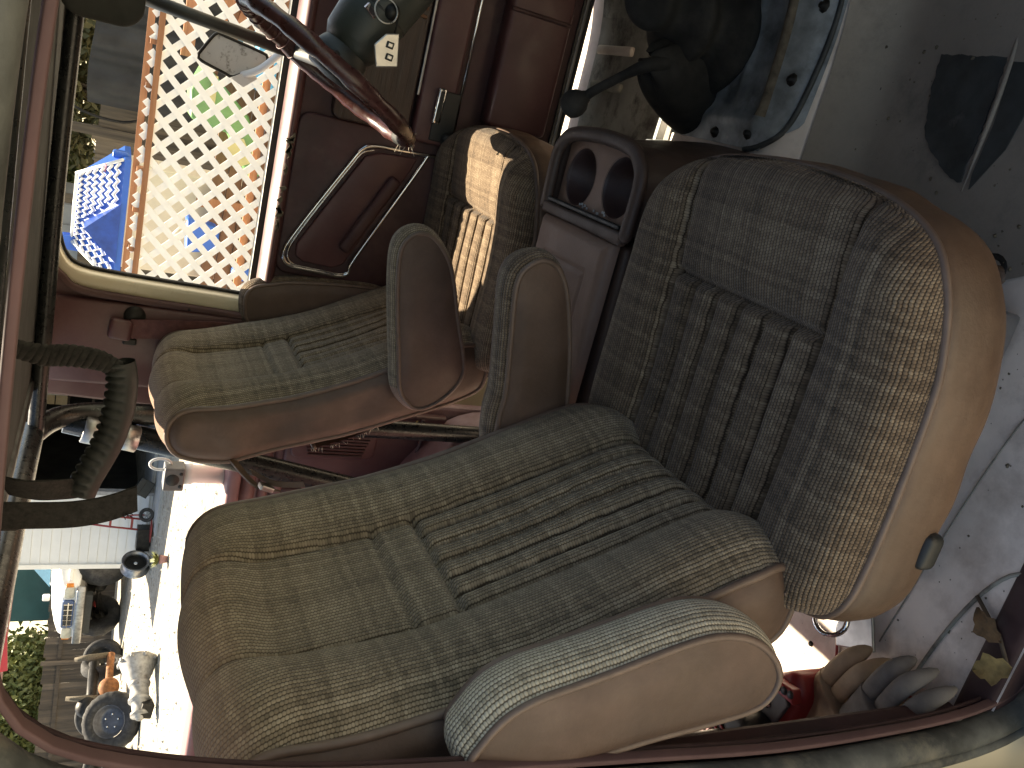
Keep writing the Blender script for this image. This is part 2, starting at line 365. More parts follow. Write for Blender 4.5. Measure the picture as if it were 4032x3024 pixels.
# driver footwell floor is grimier
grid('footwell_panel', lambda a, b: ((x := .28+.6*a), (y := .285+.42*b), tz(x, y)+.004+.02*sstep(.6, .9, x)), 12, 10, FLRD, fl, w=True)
for (x, y0, y1) in ((.545, .52, .69), (.63, .5, .69), (.46, .53, .68)):
    box('floor_rib', (x, (y0+y1)/2, .008), (.022, y1-y0, .014), FLR if x == .545 else FLRD, fl, bev=.006, seg=3)
prism('tar_pad', [(p[0]+random.uniform(-.0015, .0015), p[1]+random.uniform(-.0015, .0015)) for p in resample(spline([(.636, -.31), (.643, -.36), (.64, -.41), (.615, -.442), (.55, -.450), (.485, -.453), (.43, -.452), (.405, -.448), (.45, -.375), (.50, -.352), (.55, -.342), (.60, -.335)], 80, True), 90, True)[0]], 'Z', .004, .0062, TAR, fl)
tube('floor_ridge', [(.60, -.315, .003), (.645, -.335, .004), (.648, -.41, .005), (.622, -.447, .005), (.56, -.457, .005), (.484, -.460, .005), (.395, -.459, .003)], [.001, .003, .004, .004, .004, .004, .001], FLG, fl, 8, n=40)
prism('grime_patch', [(.40, -.47), (.46, -.5), (.60, -.52), (.66, -.47), (.62, -.455), (.49, -.468), (.42, -.466)], 'Z', .004, .0058, TAR, fl)
lathe('floor_plug', [(.0, .006), (.010, .006), (.014, .002), (.015, 0)], (.30, -.56, .001), (0, 0, 1), VIND, fl, 16)
lathe('plug_ring', [(.014, .003), (.022, .004), (.024, 0)], (.305, -.55, .0005), (0, 0, 1), SCREW, fl, 16)
for (x, y) in ((-.335, -.515), (-.27, -.56), (-.13, -.74), (.05, -.76), (.45, -.62), (.2, -.74), (-.30, -.66), (.52, -.25)):
    lathe('floor_bolt', [(0, .003), (.0035, .003), (.005, 0)], (x, y, tz(x, y)), (0, 0, 1), SCREW, fl, 8)
V, F = [], []
for k in range(420):   # grit and rust flakes
    x = random.uniform(-.45, .75); y = random.uniform(-.76, -.22); r_ = random.choice([.0008, .0012, .0012, .002, .0035]); b0 = len(V)
    z_ = tz(x, y)+(.0045 if x > .3 else .0006)
    for q in range(5):
        a_ = 2*PI*q/5+random.random()*.8; V.append((x+r_*math.cos(a_), y+r_*math.sin(a_), z_))
    V.append((x, y, z_+r_*.5)); F += [(b0+q, b0+(q+1) % 5, b0+5) for q in range(5)]
gt_ = mesh('floor_grit', V, F, RUST, fl, False, None, OFF(T)); gt_["kind"] = 'stuff'
# seams on the near floor
tube('floor_seam', [(.36, -.8, .001), (.20, -.70, .001), (.06, -.66, .001), (-.25, -.62, .001)], .0012, FLRD, fl, 5, n=20)
tube('floor_seam', [(-.02, -.80, .001), (-.06, -.74, .001), (-.18, -.70, .001), (-.40, -.67, .001)], .003, FLRD, fl, 5, n=20)
# galvanized inspection plate over the gearbox
def plate(a, b):
    x = .385+.5*a; w_ = .185+.02*a - .05*(1-sstep(0, .12, a)); y = -w_+2*w_*b+.005
    ridge = .010*math.exp(-((abs(y)-.115)/.014)**2)*sstep(.06, .12, a)+.010*math.exp(-((a-.09)/.03)**2)*(abs(y) < .115)
    rb = .006*math.exp(-((y-.02)/.008)**2)*sstep(.12, .18, a)+.006*math.exp(-((y+.035)/.008)**2)*sstep(.12, .18, a)
    return (x, y, tz(x, y)+.007+ridge+rb)
pl = grid('tunnel_plate', plate, 50, 60, GALV, T, w=True)
grid('ridge_wear', lambda a, b: ((x := .44+.43*a), (y := -.128+.02*b), plate((x-.385)/.5, ((y-.005)/(.185+.02*(x-.385)/.5)+1)/2)[2]+.0025), 30, 6, RUST, pl, w=True)
for (x, y) in ((.40, .10), (.402, .0), (.41, -.092), (.505, -.15), (.62, -.165), (.44, .16)):
    lathe('plate_bolt', [(0, .009), (.005, .009), (.006, .004), (.010, .003), (.011, 0)], (x, y, tz(x, y)+.007), (0, 0, 1), SCREW, pl, 8)
tube('plate_sealant', [(.70, -.182, tz(.7, -.18)+.004), (.6, -.181, tz(.6, -.18)+.004), (.5, -.176, tz(.5, -.17)+.004), (.43, -.163, tz(.43, -.16)+.004), (.395, -.13, tz(.4, -.13)+.005), (.383, -.09, .1)], .005, TAR, pl, 8, n=30)
box('tunnel_brace', (.36, .17, .06), (.012, .16, .05), GALV, pl, rot=(0, .2, .1), bev=.004)
box('bright_bracket', (.452, .235, .06), (.25, .012, .02), GALV, pl, rot=(0, 0, -.05), bev=.003)
# gear lever boot: a big draped rubber bellows
def boot(a, b):
    an = 2*PI*b; h = a
    rx = .075*(1-h)**.7+.036; ry = .075*(1-h)**.8+.032
    rx += .016*math.sin(h*17)*(1-h*.4); ry += .016*math.sin(h*17)*(1-h*.4)
    k = 1+.05*math.sin(3*an+4*h)
    lean = .05*h
    return (.565+lean+rx*k*math.cos(an), .075+ry*k*math.sin(an), .10+.205*h-.012*math.sin(2*an)*h)
sh = grid('gear_boot', boot, 60, 48, RUB, T, closed=True, w=True)
mesh('boot_cap', [boot(1, k/24) for k in range(24)], [tuple(range(24))], RUB, sh, True, None, OFF(T))
tube('gear_lever', [(.60, .075, .29), (.62, .078, .42), (.60, .08, .58)], .011, BLK, T, 12, n=12)
# transfer-case lever: bent rod, torn boot, ball knob
tl = tube('transfer_lever', [(.49, .03, .225), (.478, .03, .262), (.455, .055, .285), (.42, .095, .312), (.405, .108, .322)], [.013, .012, .0085, .0085, .009], RUB, T, 12, n=24)
lathe('lever_knob', [(0, .030), (.012, .0285), (.020, .024), (.0245, .014), (.025, .004), (.021, -.008), (.013, -.016), (.010, -.022), (0, -.022)], (.392, .119, .331), (-.55, .45, .42), RUB, tl, 24)
def tboot(a, b):
    an = 2*PI*b; r_ = .075*(1-a)**.6+.016; j = .012*math.sin(5*an)*a+.006*math.sin(9*an+1)*a
    return (.475+r_*1.0*math.cos(an)+.01*a, .105-.06*a+r_*.85*math.sin(an), .095+.155*a**.8+j)
grid('transfer_boot', tboot, 24, 40, RUB, T, closed=True, w=True)
# door sill ridges on the driver side
for k in range(4):
    box('sill_ridge', (.45, .715+.011*k, .045+.004*k), (.9, .005, .010), STEEL if k % 2 else BLK, fl, bev=.0015)
# ---- driver door, closed
door = mesh('driver_door', *box_vf((.40, .765, .38), (1.24, .05, .66)), MAR, T, False, None, OFF(T))
# belt pad: rounded vinyl roll along the top
def beltpad(a, b):
    x = -.215+1.0*a; an = PI*.5+PI*b
    return (x, .772+.062*math.cos(an), .712+.020*math.sin(an))
grid('belt_pad', beltpad, 40, 16, MARP, door, w=True)
for k in range(16):
    x = random.choice([.08, .12, .15, .03, -.02, .18])+random.uniform(-.03, .03)
    pts = [(x+random.uniform(.003, .016)*math.cos(q*PI/3), .712+random.uniform(-.006, .006)+random.uniform(.003, .009)*math.sin(q*PI/3)) for q in range(6)]
    prism('chipped_paint', pts, 'Y', .7075, .7095, RUST, door)
box('window_channel', (.30, .783, .735), (1.03, .016, .022), BLK, door, bev=.003)
box('window_channel_lip', (.30, .800, .738), (1.03, .012, .016), RUB, door, bev=.003)
# pressed door card: raised frame with chrome moulding
prism('door_card', rrect(-.15, .235, .13, .70, .03), 'Y', .722, .742, MAR, door, bev=.006, seg=3)
tr = [(.205, .735, .505), (.205, .732, .40), (.20, .732, .10)]
def chrome_path(P, n=60): return spline(P, n)
outer = [(.20, .715, .30), (.196, .715, .42), (.192, .715, .515), (.178, .715, .545), (.14, .715, .568), (.06, .715, .612), (-.03, .715, .66), (-.085, .715, .685), (-.113, .715, .684), (-.128, .715, .662), (-.132, .715, .60), (-.135, .715, .548), (-.126, .715, .525), (-.10, .715, .52), (-.03, .715, .488), (.06, .715, .445), (.15, .715, .402), (.20, .715, .38)]
tube('chrome_moulding', outer, .0052, CHR, door, 8, n=120)
tube('chrome_moulding_edge', [(p[0]*1.0, .713, p[2]) for p in [(q[0]*.955-.0005, 0, (q[2]-.53)*.94+.53) for q in outer[2:15]]], .0022, CHR, door, 6, n=90)
prism('armrest_panel', [(.18, .50), (.165, .535), (.06, .592), (-.07, .66), (-.10, .66), (-.113, .64), (-.118, .565), (-.105, .54), (-.03, .505), (.06, .462), (.15, .418), (.185, .405)], 'Y', .712, .726, MARP, door, bev=.005, seg=3)
box('pull_handle', (.03, .705, .50), (.22, .022, .032), MAR, door, rot=(0, -.44 if False else .47, 0), bev=.01, seg=3)
# forward part of the door: woodgrain insert, louvres, mouldings, latch handle
prism('wood_trim', rrect(.235, .95, .445, .63, .02), 'Y', .712, .742, WOODT, door, bev=.004)
prism('lower_trim', rrect(.225, .95, .345, .436, .012), 'Y', .700, .742, MARP, door, bev=.008, seg=3)
box('beaded_moulding', (.66, .7095, .439), (.66, .006, .007), STEEL, door, bev=.002)
tube('chrome_strip', [(.245, .704, .334), (.6, .704, .334), (.95, .704, .334)], .0045, CHR, door, 8)
prism('kick_panel', rrect(.30, .95, .095, .262, .015), 'Y', .690, .742, MARP, door, bev=.012, seg=3)
box('kick_panel_lip', (.575, .689, .18), (.010, .012, .165), MAR, door, bev=.004)
for k in range(7): box('vent_louvre', (.505+.019*k, .709, .495), (.008, .010, .082), BROWNW, door, rot=(0, .12, 0), bev=.002)
hd = box('latch_handle', (.317, .690, .388), (.085, .012, .022), CHR, door, rot=(0, .03, 0), bev=.005, seg=3)
box('handle_inlay', (.317, .6825, .388), (.070, .004, .010), BLK, door, rot=(0, .03, 0), bev=.001)
box('handle_recess', (.295, .701, .365), (.12, .008, .06), BLK, door, bev=.01, seg=3)
lathe('window_crank_boss', [(0, .03), (.012, .028), (.016, .01), (.018, 0)], (.245, .705, .35), (0, -1, 0), BLK, door, 16)
# vent window bar and outer frame
tube('vent_bar', [(0.389, .778, 1.121), (0.352, .778, 0.739)], .0145, BLK, door, 12, flat=(1, 1))
tube('vent_frame', [(.40, .785, .735), (.55, .79, .74), (.70, .79, .74)], .010, BLK, door, 8)
# ---- driver side pillar with cream door jamb, maroon trim panel and roof rail
jamb = [(.40, 1.168), (.10, 1.166), (-.14, 1.160), (-.185, 1.145), (-.21, 1.11), (-.219, 1.0), (-.224, .85), (-.228, .74), (-.224, .70)]
def strip(name, pathXZ, y0, y1, nrm_w, mt, parent, n=60, inset=0.):
    "band that follows a path in the XZ plane, from y0 to y1, nrm_w wide across the path"
    P, L = resample(spline(pathXZ, 80), n); nn = len(P); V, F = [], []
    for i, p in enumerate(P):
        t = P[min(i+1, nn-1)]-P[max(i-1, 0)]; t /= np.linalg.norm(t)+1e-9; q = np.array([-t[1], t[0]])
        a = p+q*inset; b = a+q*nrm_w
        for (pp, y) in ((a, y0), (b, y0), (b, y1), (a, y1)): V.append((pp[0], y, pp[1]))
    for i in range(nn-1):
        for k in range(4): F.append((i*4+k, i*4+(k+1) % 4, (i+1)*4+(k+1) % 4, (i+1)*4+k))
    F += [(0, 1, 2, 3), tuple((nn-1)*4+k for k in range(4))]
    o = mesh(name, V, F, mt, parent, False, None, OFF(T)); return bevelled(o, min(abs(nrm_w), abs(y1-y0))*.28, 3)
pil = box('pillar_panel', (-.378, .738, .915), (.205, .03, .60), MARP, T, bev=.01, seg=3)
strip('window_rubber', jamb[2:], .775, .79, -.006, RUB, pil, inset=.001)
strip('cream_jamb', jamb[2:], .738, .80, -.036, CREAM, pil, inset=-.006)
strip('jamb_trim', [(p[0]-.038 if i > 1 else p[0], p[1]+(.03 if i < 3 else .0)) for i, p in enumerate(jamb)][2:], .720, .742, -.014, PNKT, pil)
box('jamb_backing', (-.275, .775, .93), (.07, .05, .56), MARP, pil)
box('quarter_upright', (-.50, .745, .93), (.06, .03, .55), MARP, pil, rot=(0, .06, 0), bev=.008)
lathe('panel_screw', [(0, .003), (.003, .003), (.004, 0)], (-.27, .722, .88), (0, -1, 0), SCREW, pil, 8)
roof = box('roof_panel', (.19, 0, 1.212), (1.18, 1.46, .03), CREAM, T, bev=.01)
box('headliner', (.19, 0, 1.189), (1.16, 1.42, .014), HEAD, roof, bev=.004)
for s_ in (1, -1): box('roof_rail', (.155, s_*.722, 1.186), (1.21, .035, .032), MARP if s_ > 0 else HEAD, roof, bev=.008, seg=3)
tube('headliner_bead', [(.75, .69, 1.177), (.15, .69, 1.177), (-.46, .69, 1.177)], .004, STEEL, roof, 8)
box('added_sun_blocker', (-1.05, -.305, 1.243), (1.32, .86, .03), CREAM, roof, bev=.01)  # unseen panel behind the cab roof, added and cut to limit the sun inside
box('sun_blocker_lining', (-1.05, -.305, 1.225), (1.30, .84, .006), HEAD, roof)  # dark underside of the added sun-blocking panel
box('roof_rear_edge', (-.40, 0, 1.190), (.03, 1.40, .03), BLK, roof, bev=.008)
# ---- windshield pillars, dash, cowl, firewall (mostly outside the picture)
for s_ in (1, -1): tube('windshield_pillar', [(.62, s_*.72, 1.20), (.80, s_*.745, .95), (.93, s_*.76, .72)], .03, MARP, T, 12)
dash = prism('dashboard', [(.66, .42), (.64, .56), (.66, .70), (.74, .75), (1.0, .74), (1.0, .42)], 'Y', -.74, .70, MAR, T, bev=.02, seg=3)
box('firewall', (1.06, 0, .33), (.03, 1.56, .8), FLRD, T)
box('hood', (1.65, 0, .70), (1.2, 1.5, .06), CREAM, T, bev=.02)
for s_ in (1, -1):
    box('front_fender', (1.65, s_*.86, .28), (1.25, .10, .85), CREAM, T, bev=.03)
    box('rear_quarter_skin', (-1.28, s_*.90, .27), (2.0, .04, .86), CREAM, T, bev=.02)
    box('rocker_skin', (.4, s_*.87, -.12), (1.3, .05, .2), CREAM, T, bev=.02)
sub = box('underbody', (-.3, 0, -.14), (3.2, 1.5, .14), SCREW, T)
for (x, y) in ((1.55, .82), (1.55, -.82), (-1.55, .82), (-1.55, -.82)):
    tw = lathe('wheel', [(.20, -.13), (.36, -.14), (.41, -.11), (.42, 0), (.41, .11), (.36, .14), (.20, .13), (.20, -.13)], (x, y, gz(x, y)+.41), (0, 1, 0), TIRE, T, 32)
    lathe('rim', [(0, -.05), (.12, -.05), (.2, -.10)], (x, y+(.0), gz(x, y)+.41), (0, 1 if y > 0 else -1, 0), STEEL, tw, 24)
# ---- steering wheel and column
wc = np.array([.332, .42, .715]); e1 = np.array([.47, 0, .883]); e2 = np.array([0, 1., 0]); ax = np.array([.883, 0, -.47])
WP = [wc+.190*(math.sin(t)*e1+math.cos(t)*e2) for t in np.linspace(0, 2*PI, 72, endpoint=False)]
WR = [.0165+.0015*math.sin(k*.9)+.001*math.sin(k*2.3) for k in range(72)]
sw = mesh('steering_wheel', *tube_vf(WP, WR, 14, True), mat('maroon_wheel_wrap', (.06, .022, .02), .3, var=.25, scale=25, bmp=.3, bscale=60), T, True, None, OFF(T))
for an in (0.25, PI-.25, 1.5*PI):
    d = math.sin(an)*e1+math.cos(an)*e2; tube('spoke', [wc+.03*d+.02*ax, wc+.10*d+.012*ax, wc+.19*d], [.018, .014, .010], BLK, sw, 10, flat=(1.3, .6), n=8)
lathe('hub_pad', [(0, -.03), (.045, -.025), (.06, 0), (.05, .03), (.04, .05)], wc+.02*ax, ax, BLK, sw, 24)
# torn cover at the bottom of the rim: black core, loose threads and foam
bt = [wc+.1905*(math.sin(t)*e1+math.cos(t)*e2) for t in np.linspace(1.5*PI-.22, 1.5*PI+.10, 10)]
tube('bare_rim_core', bt, .0172, BLK, sw, 12)
for k in range(34):
    t = 1.5*PI+random.choice([-.24, .12])+random.uniform(-.05, .05); p = wc+.190*(math.sin(t)*e1+math.cos(t)*e2)
    q = p+np.array([random.uniform(-.035, .02), random.uniform(-.03, .03), random.uniform(-.03, .012)])
    tube('loose_thread', [p+np.array([0, random.uniform(-.015, .015), random.uniform(-.015, .015)]), (p+q)/2+np.array([0, 0, -.004]), q], [.0011, .0009, .0004], FOAM if k % 3 else MWEB, sw, 4)
for k in range(7):
    t = 1.5*PI+.12+random.uniform(-.03, .05); p = wc+.192*(math.sin(t)*e1+math.cos(t)*e2)+np.array([-.008, random.uniform(-.03, .02), -.004])
    V = [tuple(p+np.array([random.uniform(-.012, .012), random.uniform(-.012, .012), random.uniform(-.016, .006)])) for _ in range(5)]
    mesh('torn_flap', V, [(0, 1, 2), (0, 2, 3), (0, 3, 4)], PNKT if k % 2 else FOAM, sw, False, None, OFF(T))
for k in range(9):   # stitched wrap segments near the top of the rim
    t = .42*PI-.16*k+.2; p0 = wc+.190*(math.sin(t)*e1+math.cos(t)*e2); ring = []
    rad = math.sin(t)*e1+math.cos(t)*e2
    for q in range(14): an = 2*PI*q/14; ring.append(p0+.0175*(math.cos(an)*rad+math.sin(an)*ax))
    mesh('wrap_seam', *tube_vf(ring, .0016, 5, True), MARP, sw, True, None, OFF(T))
col = lathe('column_shroud', [(.0, .05), (.045, .05), (.060, .075), (.066, .13), (.070, .22), (.074, .33), (.03, .34)], wc, ax, mat('dark_green_plastic', (.035, .042, .036), .45, var=.15, bmp=.3, bscale=300), T, 28)
lathe('shroud_seam', [(.067, .0), (.0685, .002), (.067, .004)], wc+ax*.145, ax, BLK, col, 28)
lathe('ignition_lock', [(0, .018), (.012, .018), (.015, .004), (.017, 0)], wc+ax*.15+np.array([.0, -.062, -.012]), (-.2, -1, 0), SCREW, col, 18)
tube('column_lever', [wc+ax*.10+np.array([0, .06, 0]), wc+ax*.08+np.array([-.02, .16, .02])], .005, CHR, col, 8)
# ---- sun visor
prism('sun_visor', rrect(.318, .55, 1.045, 1.182, .04, 7), 'Y', .435, .462, HEAD, T, bev=.010, seg=4)
# ---- near door opening: dusty flange, rubber seal, cream skin
DMAR = mat('dark_maroon_edge', (.045, .018, .018), .7, var=.2)
near = [(.52, 1.07), (.42, 1.105), (.33, 1.116), (.2, 1.122), (.05, 1.125), (-.055, 1.124), (-.098, 1.112), (-.127, 1.09), (-.150, 1.05), (-.173, .977), (-.192, .88), (-.206, .74), (-.222, .55), (-.236, .38), (-.237, .22), (-.228, .06), (-.20, -.03), (-.14, -.075), (.0, -.085), (.5, -.085)]
fr = strip('door_opening_flange', near, -.80, -.788, .006, PNKT, T, 90, inset=-.001)
P_, _ = resample(spline(near, 120), 110)
NP = []
for i, p in enumerate(P_):
    t = P_[min(i+1, len(P_)-1)]-P_[max(i-1, 0)]; t /= np.linalg.norm(t)+1e-9; NP.append(p-np.array([-t[1], t[0]])*.012)
tube('door_seal', [(p[0], -.812, p[1]) for p in [P_[i]*1.0+ (P_[i]-NP[i])*-1.75*0 + (P_[i]-NP[i])*(-1)*-0.0 for i in range(len(P_))]], .0001, SEAL, fr, 4) if False else None
def offpath(d): 
    out = []
    for i, p in enumerate(P_):
        t = P_[min(i+1, len(P_)-1)]-P_[max(i-1, 0)]; t /= np.linalg.norm(t)+1e-9; out.append(p+np.array([-t[1], t[0]])*d)
    return out
SGN = 1 if offpath(.02)[20][1] > P_[20][1] else -1   # side that lies outside the opening
tube('door_seal', [(p[0], -.806, p[1]) for p in offpath(SGN*.022)], .0155, SEAL, fr, 14, flat=(1.25, 1.0))
tube('seal_lip', [(p[0], -.823, p[1]) for p in offpath(SGN*.034)], .007, SEAL, fr, 8)
oa, ob = offpath(SGN*.036), offpath(SGN*.16)
V = [(p[0], -.828, p[1]) for p in oa]+[(p[0], -.86, p[1]) for p in ob]; n_ = len(oa)
mesh('outer_skin', V, [(i, i+1, n_+i+1, n_+i) for i in range(n_-1)], CREAM, fr, True, None, OFF(T))
tube('inner_beading', [(p[0], -.780, p[1]) for p in offpath(SGN*.001)], .0025, DMAR, fr, 6)
box('near_sill', (.2, -.775, -.02), (1.3, .05, .05), DMAR, T, bev=.012, seg=3)
pdr = box('passenger_door', (.70, -1.33, .36), (1.05, .05, .72), MARP, T, rot=(0, 0, R(86)), bev=.02)
box('passenger_door_frame', (.70, -1.33, 1.12), (1.0, .03, .04), BLK, pdr, rot=(0, 0, R(86)))
for q in (-.5, .5): box('passenger_door_frame', (.70+q*.07, -1.33+q*1.0, .92), (.03, .03, .42), BLK, pdr)
wsg, wnt, wbs = base('windshield_glass'); wbs.inputs['Base Color'].default_value = (.55, .66, .62, 1); wbs.inputs['Roughness'].default_value = .02; wbs.inputs['Transmission Weight'].default_value = 1.; wbs.inputs['IOR'].default_value = 1.02
mesh('windshield', [(.93, -.74, .74), (.93, .74, .74), (.63, .70, 1.20), (.63, -.70, 1.20)], [(0, 1, 2, 3)], wsg, T, False, None, OFF(T))
# ---- rear body: quarter panels with pressed ribs, load floor, grille, wheelhouse
qp = box('quarter_panel', (-1.16, .775, .36), (1.36, .04, .70), PINK, T, bev=.01)
box('quarter_rail', (-1.16, .765, .715), (1.40, .10, .035), PINK, qp, bev=.012, seg=3)
for z, d in ((.675, .05), (.635, .035), (.60, .045)): tube('pressed_rib', [(-.56, .755, z), (-1.1, .752, z-.004), (-1.8, .752, z-.01)], d*.5, PINK, qp, 12, flat=(1, .8))
prism('lower_quarter_trim', [(-.50, .60), (-.72, .60), (-.70, .50), (-.735, .40), (-.72, .30), (-.65, .22), (-.50, .16)], 'Y', .715, .75, MARP, qp, bev=.008, seg=3)
gr = prism('speaker_grille', rrect(-.635, -.545, .36, .59, .02), 'Y', .700, .716, MARP, qp, bev=.006, seg=3)
for k in range(8): box('grille_slat', (-.555-.0095*k, .6975, .470), (.0045, .007, .19-.006*k), MAR, qp, bev=.0015)
tube('wheelhouse_flange', [(-.505, .705, .24), (-.56, .70, .235), (-.645, .70, .252), (-.69, .70, .30), (-.715, .70, .35)], .006, MAR, qp, 8, n=24)
wh = []
grid('wheelhouse', lambda a, b: (-1.0+.52*math.cos(PI*(1-a)), .50+.24*b, .04+.32*math.sin(PI*a)), 24, 6, PINK, qp, w=True)
grid('wheelhouse_wall', lambda a, b: (-1.0+.52*b*math.cos(PI*(1-a)), .50, .04+.32*b*math.sin(PI*a)), 24, 6, PINK, qp, w=True)
box('lock_pocket', (-.80, .742, .56), (.11, .014, .06), MAR, qp, bev=.01, seg=3)
box('load_floor', (-1.25, 0, .012), (1.30, 1.52, .02), PINK, T)
for k in range(9): box('floor_corrugation', (-1.25, -.48+.12*k, .026), (1.2, .04, .012), PINK, T, bev=.005)
qn = box('quarter_panel', (-1.05, -.775, .36), (1.55, .04, .70), PINK, T, bev=.01)
box('quarter_rail', (-1.05, -.765, .715), (1.55, .10, .035), PINK, qn, bev=.012, seg=3)
box('tailgate', (-1.86, 0, .36), (.05, 1.5, .70), PINK, T, bev=.01)
pn = box('near_pillar_panel', (-.30, -.755, .5), (.10, .03, 1.0), DMAR, T, bev=.008)
# ---- roll bars
bars = tube('roll_bar', [(-.50, .615, .02), (-.50, .615, .55), (-.50, .615, .95), (-.505, .60, 1.10), (-.51, .52, 1.165), (-.51, .40, 1.175), (-.51, -.40, 1.175), (-.51, -.52, 1.165), (-.505, -.60, 1.10), (-.50, -.615, .95), (-.5, -.615, .02)], .024, BAR, T, 18, n=120)
for s_ in (1, -1):
    br = tube('rear_brace', [(-.52, s_*.60, 1.115), (-.60, s_*.605, .75), (-.70, s_*.61, .30), (-.76, s_*.61, .05)], .028, BAR, bars, 16)
    tube('front_tie_bar', [(-.51, s_*.50, 1.166), (-.30, s_*.52, 1.166), (.1, s_*.54, 1.163), (.55, s_*.56, 1.15)], .016, BAR, bars, 14, n=20)
for p in ((-.532, .577, 1.06), (-.545, .58, .985)):
    lathe('bar_clamp', [(.0265, -.02), (.030, -.018), (.030, .018), (.0265, .02)], p, (-.22, .02, -1), STEEL, bars, 20)
lathe('clamp_bolt', [(0, .014), (.006, .014), (.007, 0)], (-.58, .572, .83), (-.5, -1, 0), STEEL, bars, 8)
rr_ = box('rear_roof_rail', (-1.15, .735, 1.216), (.80, .02, .030), PINK, T, rot=(0, .045, 0), bev=.01, seg=3)
for x0, x1, mt_ in ((-.98, -.93, ORT), (-1.045, -.985, REDT), (-1.155, -1.05, WHT), (-1.29, -1.16, REDT)):
    prism('reflective_tape', [(x0, 1.223+(x0+1.15)*.045), (x1, 1.223+(x1+1.15)*.045), (x1+.010, 1.206+(x1+1.15)*.045), (x0+.004, 1.204+(x0+1.15)*.045)], 'Y', .722, .7245, mt_, rr_)
tube('rear_side_bar', [(-.51, .70, 1.21), (-.9, .715, 1.25), (-1.4, .72, 1.245), (-1.6, .72, 1.22)], .014, BAR, bars, 12, n=20)

# ---------------------------------------------------------------- seats
FR = [(-.125, .312), (-.082, .325), (-.060, .362), (-.072, .41), (-.10, .47), (-.165, .604), (-.205, .704), (-.222, .763), (-.235, .811), (-.245, .855), (-.252, .895), (-.262, .917), (-.28, .932)]
TP = [(-.303, .938), (-.326, .934)]
BK = [(-.348, .917), (-.357, .883), (-.355, .824), (-.343, .79), (-.32, .727), (-.295, .645), (-.275, .583), (-.2, .40), (-.165, .325)]
def arcu(V, UV, n):
    "u runs along the surface itself, so that the weave keeps its size over seams and bolsters"
    A = np.array(V).reshape(-1, n, 3); d = np.linalg.norm(np.diff(A, axis=1), axis=2); c = np.concatenate([np.zeros((len(A), 1)), np.cumsum(d, axis=1)], axis=1)
    c -= c[:, n//2][:, None]
    B = np.array([q[1] for q in UV]).reshape(-1, n)
    UV[:] = [(float(a)+.5, float(b)) for a, b in zip(c.ravel(), B.ravel())]
